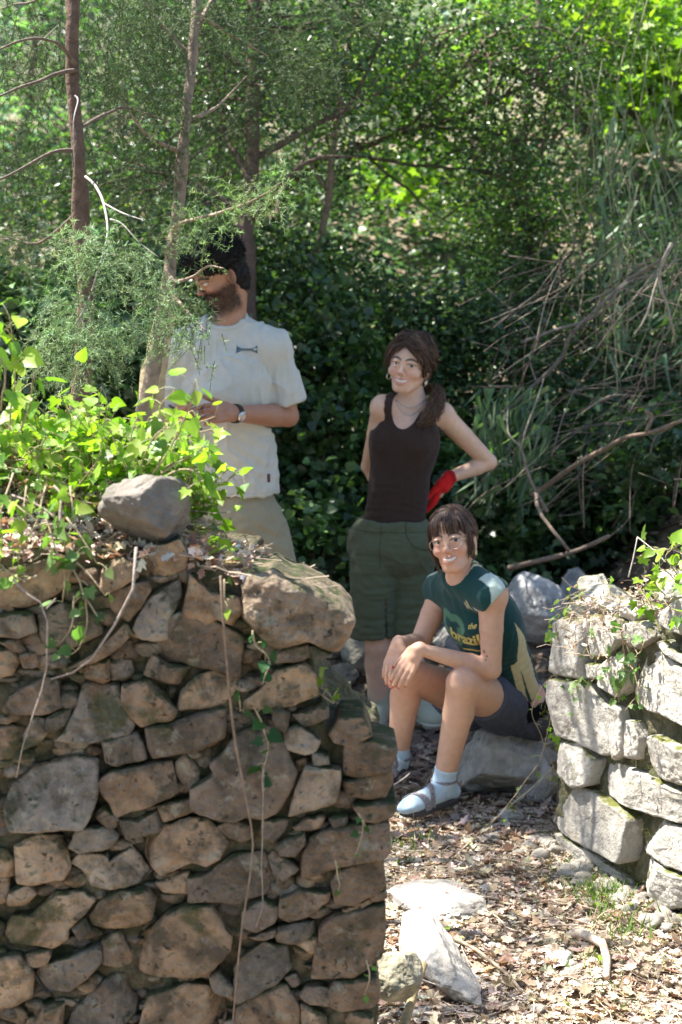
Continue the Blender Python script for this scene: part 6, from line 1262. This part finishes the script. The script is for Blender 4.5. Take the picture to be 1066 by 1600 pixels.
    V, Q = hc.mesh(); V = relax(V, Q, 2, .5); N = vnorm(V, Q); V = V + N * (.004 * fbm(V, 35, 3, 2))[:, None]; hb = MB(); hb.add(V, Q, (.035, .022, .018)); HC = (.085, .050, .034); pth = []
    for i in range(900):
        s = 1 if rng.random() < .62 else -1; y0 = rng.uniform(-.05, .090); z9 = .13 if y0 < .05 else .13 - 1.3 * (y0 - .05); zz = rng.normal(); w_ = .006 * rng.normal(size=(6, 3))
        pth.append([on_cap(H, -.004 + .003 * s, y0, z9, r=(.083, .102, .092)), on_cap(H, s * .040, y0 + .002, z9 - .025, r=(.085, .104, .094)) + w_[0], on_cap(H, s * .075, y0 - .005, .055 + .02 * zz, r=(.087, .104, .094)) + w_[1], on_cap(H, s * .085, y0 - .04, .0 + .02 * zz, r=(.086, .102, .092)) + w_[2], H.w(s * .045, -.085, -.045) + w_[3], H.w(.045, -.085, -.085)])
    strands(hb, pth, .0012, HC, 26, .009); pth = []
    for i in range(60):                                                             # wisps at the temples
        s = 1 if i % 2 else -1; pth.append([on_cap(H, s * .03, .05, .11), on_cap(H, s * .07, .045, .05), H.w(s * (.078 + .004 * rng.normal()), .030, .01), H.w(s * (.082 + .006 * rng.normal()), .022, -.03 - .02 * rng.random())])
    strands(hb, pth, .0009, HC, 18, .010)
    # curly tail falling over her left shoulder
    c0 = [H.w(.045, -.085, -.085), P(681, 610, D + .02), P(682, 632, D - .06), P(671, 651, D - .10), P(657, 664, D - .12)]; ax_ = spline(c0, 60); wd = np.interp(np.linspace(0, 1, 60), [0, .3, .7, 1], [.016, .034, .038, .014])
    core = MB(); tube(hb, ax_, wd * .62, (.03, .018, .012), 8, .3, 3)
    for i in range(620):
        n = 46; u = np.linspace(rng.uniform(0, .35), rng.uniform(.6, 1), n); q = np.stack([np.interp(u, np.linspace(0, 1, 60), ax_[:, a]) for a in range(3)], -1); w_ = np.interp(u, np.linspace(0, 1, 60), wd)
        off = rdir(1)[0] * rng.uniform(.1, 1); fq = rng.uniform(28, 46); ph = rng.uniform(0, 6.28); cr = rng.uniform(.004, .008) * np.linspace(.4, 1.2, n); q = q + off * w_[:, None] + np.stack([np.cos(fq * u + ph) * cr, np.sin(fq * u + ph) * cr, .3 * np.sin(fq * u) * cr], -1)
        tube(hb, q, .0008 * rng.uniform(.7, 1.3), np.clip(np.array((.13, .075, .045)) * (1 + .4 * rng.normal()), .006, .3), 4, 0, cap=False)
    hb.build('hair', M['hair'], t)
    for s in (-1, 1): mb = MB(); c0 = H.w(s * .076, -.004, -.058); ring(mb, c0, H.F * .8 + H.L * s * .5, H.U, .012 * k, .013 * k, .0028, (.70, .66, .55), 24); mb.build('earring', M['shiny'], t)
    # necklaces lying on the chest
    bv = BVHTree.FromPolygons([v_.co[:] for v_ in bd.data.vertices], [p_.vertices[:] for p_ in bd.data.polygons])
    for (l, dp, r_) in ((.050, .030, .0016), (.055, .060, .0011)):
        mb = MB(); pts = []
        for a in np.linspace(-1, 1, 26):
            s0 = nb + L * a * l + np.array([0, 0, .008 - dp * (1 - a * a)]) + F * .2; h = bv.ray_cast(Vector(s0), Vector(-F), .4); pts.append(np.array(h[0]) + F * .002 if h[0] is not None else s0 - F * .14)
        tube(mb, pts, r_, (.60, .58, .55), 5); mb.build('necklace', M['shiny'], t)
standing()
# ---------------------------------------------------------------- the man
def man():
    t = thing('person', 'bearded man with short black hair in a white T-shirt, bent over his phone', 'person')
    F = nrm([-.22, -.97, 0]); L = np.array([-F[1], F[0], 0]); T = np.stack([L, F, [0, 0, 1.]]); D = 6.95; z0 = .14
    pel = P(366, 812, D + .03); chest = P(352, 620, D); nb = P(356, 508, D); SL = P(424, 546, D + .0); SR = P(280, 552, D - .02)
    H = Frame(P(341, 428, D - .03), (-.76, -.42, -.46), (-.36, -.22, .90), 1.03)
    elL = P(450, 650, D + .02); wrL = P(366, 646, D - .26); elR = P(262, 655, D + .02); wrR = P(282, 655, D - .27)
    hpL = P(405, 840, D + .03); hpR = P(330, 840, D + .03); anL = np.array([P(430, 1100, D)[0], D + .06, z0 + .10]); anR = np.array([P(318, 1100, D)[0], D + .0, z0 + .10]); knL = (hpL + anL) / 2 + F * .02 + [0, 0, .04]; knR = (hpR + anR) / 2 + F * .02 + [0, 0, .04]
    v = Vol((-.85, 6.45, 0), (.10, 7.35, 2.0), .0036)
    v.ell(pel, (.165, .115, .12), T, .03); v.cone(pel, chest, .140, .150, .03, flat=F, fs=.72); v.ell(chest + [0, 0, .03], (.165, .112, .165), T, .03); v.cone(SL, SR, .056, .056, .04); v.cone(nb, SL, .050, .052, .04); v.cone(nb, SR, .050, .052, .04)
    arm(v, SL, elL, wrL, (.058, .050, .041, .043, .028)); arm(v, SR, elR, wrR, (.058, .050, .041, .043, .028)); leg(v, hpL, knL, anL); leg(v, hpR, knR, anR)
    neck(v, H, nb + [0, 0, -.02], .058, .062); v.cone(H.w(0, -.045, -.045), nb + [0, .012, 0], .042, .056, .03); mt = head(v, H, male=True, smile=.2, jaw=1.12, nose=1.15)
    hand(v, wrL, P(306, 642, D - .40) - wrL, (.0, -.90, .30), (-.3, 0, 1), curl=(.75, .8, .5), s=1.08, thumb=(.5, .3), wrist_r=.027); hand(v, wrR, P(288, 640, D - .42) - wrR, (-.6, -.5, -.3), (.2, -.2, 1), curl=(.9, 1.0, .6), s=1.08, thumb=(.6, .3), wrist_r=.027)
    for an in (anL, anR):
        v.cone(an, an + F * .15 - [0, 0, .055], .04, .03, .02)
    bd = body_obj(v, t, SKIN_C, H, mt, male=True, lip=(.34, .14, .11), brow=(.015, .010, .008), blush=.25, beard=1.15)
    eyes(H, t, look=(0, 1, -1.1))
    # T-shirt
    c = Vol((-.85, 6.55, .80), (.12, 7.32, 1.85), .0042); g = .020; dn = np.array([0, 0, -1.])
    c.cone(P(366, 800, D + .03), chest, .172, .172, .03, flat=F, fs=.76); c.ell(chest + [0, 0, .03], (.165 + g, .112 + g, .175 + g * .5), T, .03); c.cone(SL, SR, .056 + g * .6, .056 + g * .6, .04); c.cone(nb, SL, .052 + g * .5, .058 + g * .6, .04); c.cone(nb, SR, .052 + g * .5, .058 + g * .6, .04)
    sl = SL + (elL - SL) * .80; sr = SR + (elR - SR) * .80
    c.cone(SL, sl, .068, .077, .014); c.cone(SR, sr, .068, .077, .014)
    for S, e_, q_ in ((SL, elL, sl), (SR, elR, sr)):
        d = nrm(e_ - S); sl_, p = c.sub(q_ - .16, q_ + .16); c.a[sl_] = np.maximum(c.a[sl_], np.where((np.linalg.norm(p - q_, axis=-1) < .13) & (np.abs((p - S) @ L - (q_ - S) @ L) < .092), (p - q_) @ d, -1).astype(np.float32)); c.cone(q_ - d * .03, q_ + d * .06, .060, .068, .004, 's')
    c.cut(P(366, 776, D - .1), dn); c.ell(nb + F * .030 + [0, 0, .055], (.078, .078, .066), T, .006, 's'); c.cone(P(366, 800, D + .03), P(366, 755, D + .03), .160, .158, .004, 's', flat=F, fs=.74)
    def pp(V, C, N):
        r = (V - nb) @ L; f_ = (V - nb - F * .03) @ F; z = V[:, 2] - nb[2] - .055; d = np.sqrt((r / .078) ** 2 + (f_ / .078) ** 2 + (z / .066) ** 2); C *= (1 - .14 * np.exp(-((d - 1.22) / .035) ** 2))[:, None]
        m = np.abs(V[:, 2] - P(366, 771, D - .1)[2]) < .0018; C[m] *= .85; return C
    ts = cloth_obj(c, 't_shirt', t, (.50, .50, .455), 'cloth', it=2, crease=.009, amp=.006, fr=4.5, aniso=(1.2, 1.2, .5), fine=.0010, paint=pp,
                   folds=[(P(405, 560, D - .1), (1, 0, .25), .10, .045, .005), (P(420, 700, D - .1), (.5, 0, .9), .13, .05, .006), (P(300, 560, D - .1), (1, 0, -.15), .10, .04, .006), (P(430, 590, D - .08), (1, 0, .1), .08, .03, .004), (P(290, 590, D), (1, 0, 0), .12, .05, .006), (P(400, 745, D - .1), (.8, 0, -.6), .1, .05, .006), (P(350, 640, D - .1), (.1, 0, 1), .09, .05, .004)])
    # chest print: a flared bar, ends higher than the waist between, with small lettering
    n = 24; u = np.linspace(-1, 1, n); hi = .0045 + .0125 * np.abs(u) ** 3; lo = -.0055 - .0105 * np.abs(u) ** 3 + .002; x = u * .037 + .0 * u; o = P(380, 548, D - .14); Xd = nrm(L + np.array([0, 0, -.02]))
    Fq = [(i, i + 1, n + i + 1, n + i) for i in range(n - 1)]; drop_on(ts, np.r_[x - .001 * 0, x], np.r_[lo, hi], np.array(Fq), o, Xd, [0, 0, 1], 'plain', (.055, .10, .14), 'chest_print', ts, .0018)
    project_text(ts, 'INDEPENDENT', o + np.array([0, 0, -.0035]), Xd, [0, 0, 1], .0088, 'plain', (.20, .27, .30), 'print_lettering', ts, lift=.0028, bend=0)
    # small woven tag at the hem with a gathered knot
    mb = MB(); box_mesh(mb, P(420, 747, D - .155), np.eye(3), (.006, .004, .016), (.10, .045, .05)); tg = mb.build('hem_tag', M['cloth'], ts)
    # trousers
    c = Vol((-.85, 6.55, 0.02), (.20, 7.45, 1.05), .0048); c.ell(pel, (.182, .135, .13), T, .03); c.cone(hpL, knL + L * .035, .112, .112, .02); c.cone(knL + L * .035, anL + [0, 0, .02] + L * .03, .112, .085, .02); c.cone(hpR, knR, .112, .112, .02); c.cone(knR, anR + [0, 0, .02], .112, .085, .02); c.cone(pel, pel + [0, 0, .1], .15, .14, .02, flat=F, fs=.84)
    c.cut(pel + [0, 0, .11], (0, 0, 1)); c.cut([0, 0, z0 + .05], dn)
    cloth_obj(c, 'trousers', t, (.30, .265, .18), 'cloth', amp=.012, fr=6, aniso=(1, 1, .5), folds=[(P(410, 850, D - .1), (.5, 0, .9), .12, .05, .005), (P(350, 830, D - .1), (-.5, 0, .9), .1, .05, .005)])
    for an in (anL, anR):
        k_ = Vol(an - .2, an + .26, .005); he = an - F * .04; he = np.array([he[0], he[1], z0 + .03]); to = an + F * .17; to = np.array([to[0], to[1], z0 + .03]); k_.cone(he, to, .036, .042, .02, flat=(0, 0, 1), fs=.85); k_.cone(an - [0, 0, .02], to - F * .06, .045, .036, .025); k_.cut([0, 0, z0], dn); cloth_obj(k_, 'shoe', t, (.30, .28, .25), 'cloth', amp=.001)
    # hair: thick on top, short at the sides
    k = H.k; hc = Vol(H.o - .19, H.o + .19, .0035); hc.ell(H.w(0, -.018, .052), np.array([.086, .104, .090]) * k, H.M, .02); hc.ell(H.w(0, .045, .085), np.array([.066, .060, .050]) * k, H.M, .02); hc.ell(H.w(0, -.048, -.030), np.array([.071, .062, .082]) * k, H.M, .02)
    hc.ell(H.w(0, .112, -.045), np.array([.074, .078, .105]) * k, H.M, .01, 's')
    for s in (-1, 1): hc.ell(H.w(s * .086, -.004, -.02), np.array([.026, .024, .046]) * k, H.M, .008, 's'); hc.ell(H.w(s * .08, .045, -.05), np.array([.03, .034, .05]) * k, H.M, .008, 's')
    V, Q = hc.mesh(); V = relax(V, Q, 2, .5); N = vnorm(V, Q); V = V + N * (.009 * fbm(V, 30, 3, 2) + .004 * fbm(V, 80, 2, 4))[:, None]; hb = MB(); BK = (.010, .009, .009); hb.add(V, Q, BK); q = H.loc(V); idx = rng.choice(np.where(q[:, 2] > .02)[0], 1500)
    for i in idx:
        a = V[i]; d = nrm(N[i] + rng.normal(size=3) * .5); L_ = rng.uniform(.010, .022); side_ = rdir(1)[0] * .006; tube(hb, spline([a - N[i] * .002, a + d * L_ * .5 + side_, a + d * L_ * .8 - side_], 6), .0012, BK, 3, 0, cap=False)
    idx = rng.choice(np.where((q[:, 2] < .03))[0], 900)
    for i in idx: a = V[i]; d = nrm(N[i] * .5 + rng.normal(size=3) * .3 - H.U * .6); tube(hb, [a - N[i] * .001, a + d * .006], .0009, BK, 3, 0, cap=False)
    hb.build('hair', M['hair_black'], t)
    mb = MB(); n_ = len(bd.data.vertices); co = np.empty(n_ * 3); bd.data.vertices.foreach_get('co', co); co = co.reshape(-1, 3); no = np.empty(n_ * 3); bd.data.vertices.foreach_get('normal', no); no = no.reshape(-1, 3); pw = H.bw / H.bw.sum()
    for i in rng.choice(n_, 3200, p=pw): p = co[i] + rng.normal(size=3) * .0015; d = nrm(no[i] * .5 - H.U * .5 + H.F * .15 + rng.normal(size=3) * .35); tube(mb, [p - d * .001, p + d * rng.uniform(.002, .0045)], .0005, (.010, .007, .006), 3, 0, cap=False)
    mb.build('beard', M['hair'], t)
    # wristwatch
    w_ = nrm(wrL - elL); c0 = wrL - w_ * .008; n1 = nrm(np.cross(w_, [0, 0, 1.])); n1 = n1 if n1[1] < 0 else -n1; n2 = np.cross(w_, n1); wt = bpy.data.objects.new('wristwatch', None); COL.objects.link(wt); wt.parent = t
    mb = MB(); th = np.linspace(0, 6.2832, 33)
    for dx in (-.008, -.003, .003, .008): ring(mb, c0 + w_ * dx, n1, n2, .0315, .0325, .0032, (.03, .028, .028), 33)
    mb.build('watch_strap', M['cloth'], wt)
    fc = nrm(n1 * .8 - np.array([0, 0, .25])); fc = nrm(fc - w_ * np.dot(fc, w_)); f2 = np.cross(w_, fc); cc = c0 + fc * .034; mb = MB(); tt = np.linspace(0, 6.2832, 28, endpoint=False); ringp = lambda r, h: cc + np.cos(tt)[:, None] * w_ * r + np.sin(tt)[:, None] * f2 * r + fc * h
    V = np.concatenate([ringp(.019, -.004), ringp(.019, .004), ringp(.0165, .005)]); Fq = [(a * 28 + i, a * 28 + (i + 1) % 28, (a + 1) * 28 + (i + 1) % 28, (a + 1) * 28 + i) for a in range(2) for i in range(28)]; mb.add(V, np.array(Fq), (.62, .60, .58)); mb.build('watch_case', M['shiny'], wt)
    mb = MB(); V = np.vstack([ringp(.0165, .0042), cc + fc * .0042]); mb.add(V, np.array([(28, i, (i + 1) % 28) for i in range(28)]), (.50, .36, .32)); V = np.vstack([ringp(.008, .0048), cc + fc * .0048]); mb.add(V, np.array([(28, i, (i + 1) % 28) for i in range(28)]), (.62, .50, .46)); mb.build('watch_face', M['plain'], wt, smooth=False)
man()
def phone():
    c = P(290, 652, 6.50); y = nrm([-.35, -.5, .35]); x = nrm(np.cross(y, [0, -.5, 1])); z = np.cross(x, y); r = thing('phone', 'dark mobile phone held in the hands of the man in the white T-shirt', 'phone')
    mb = MB(); box_mesh(mb, c, np.stack([x, y, z]), (.036, .074, .004), (.02, .02, .022), .2); mb.build('phone_body', M['plain'], r); mb = MB(); V = np.array([c + z * .0046 + x * a * .032 + y * b * .069 for a, b in ((-1, -1), (1, -1), (1, 1), (-1, 1))]); mb.add(V, np.array([[0, 1, 2, 3]]), (.03, .035, .04)); mb.build('screen', M['eye'], r, smooth=False)
phone()
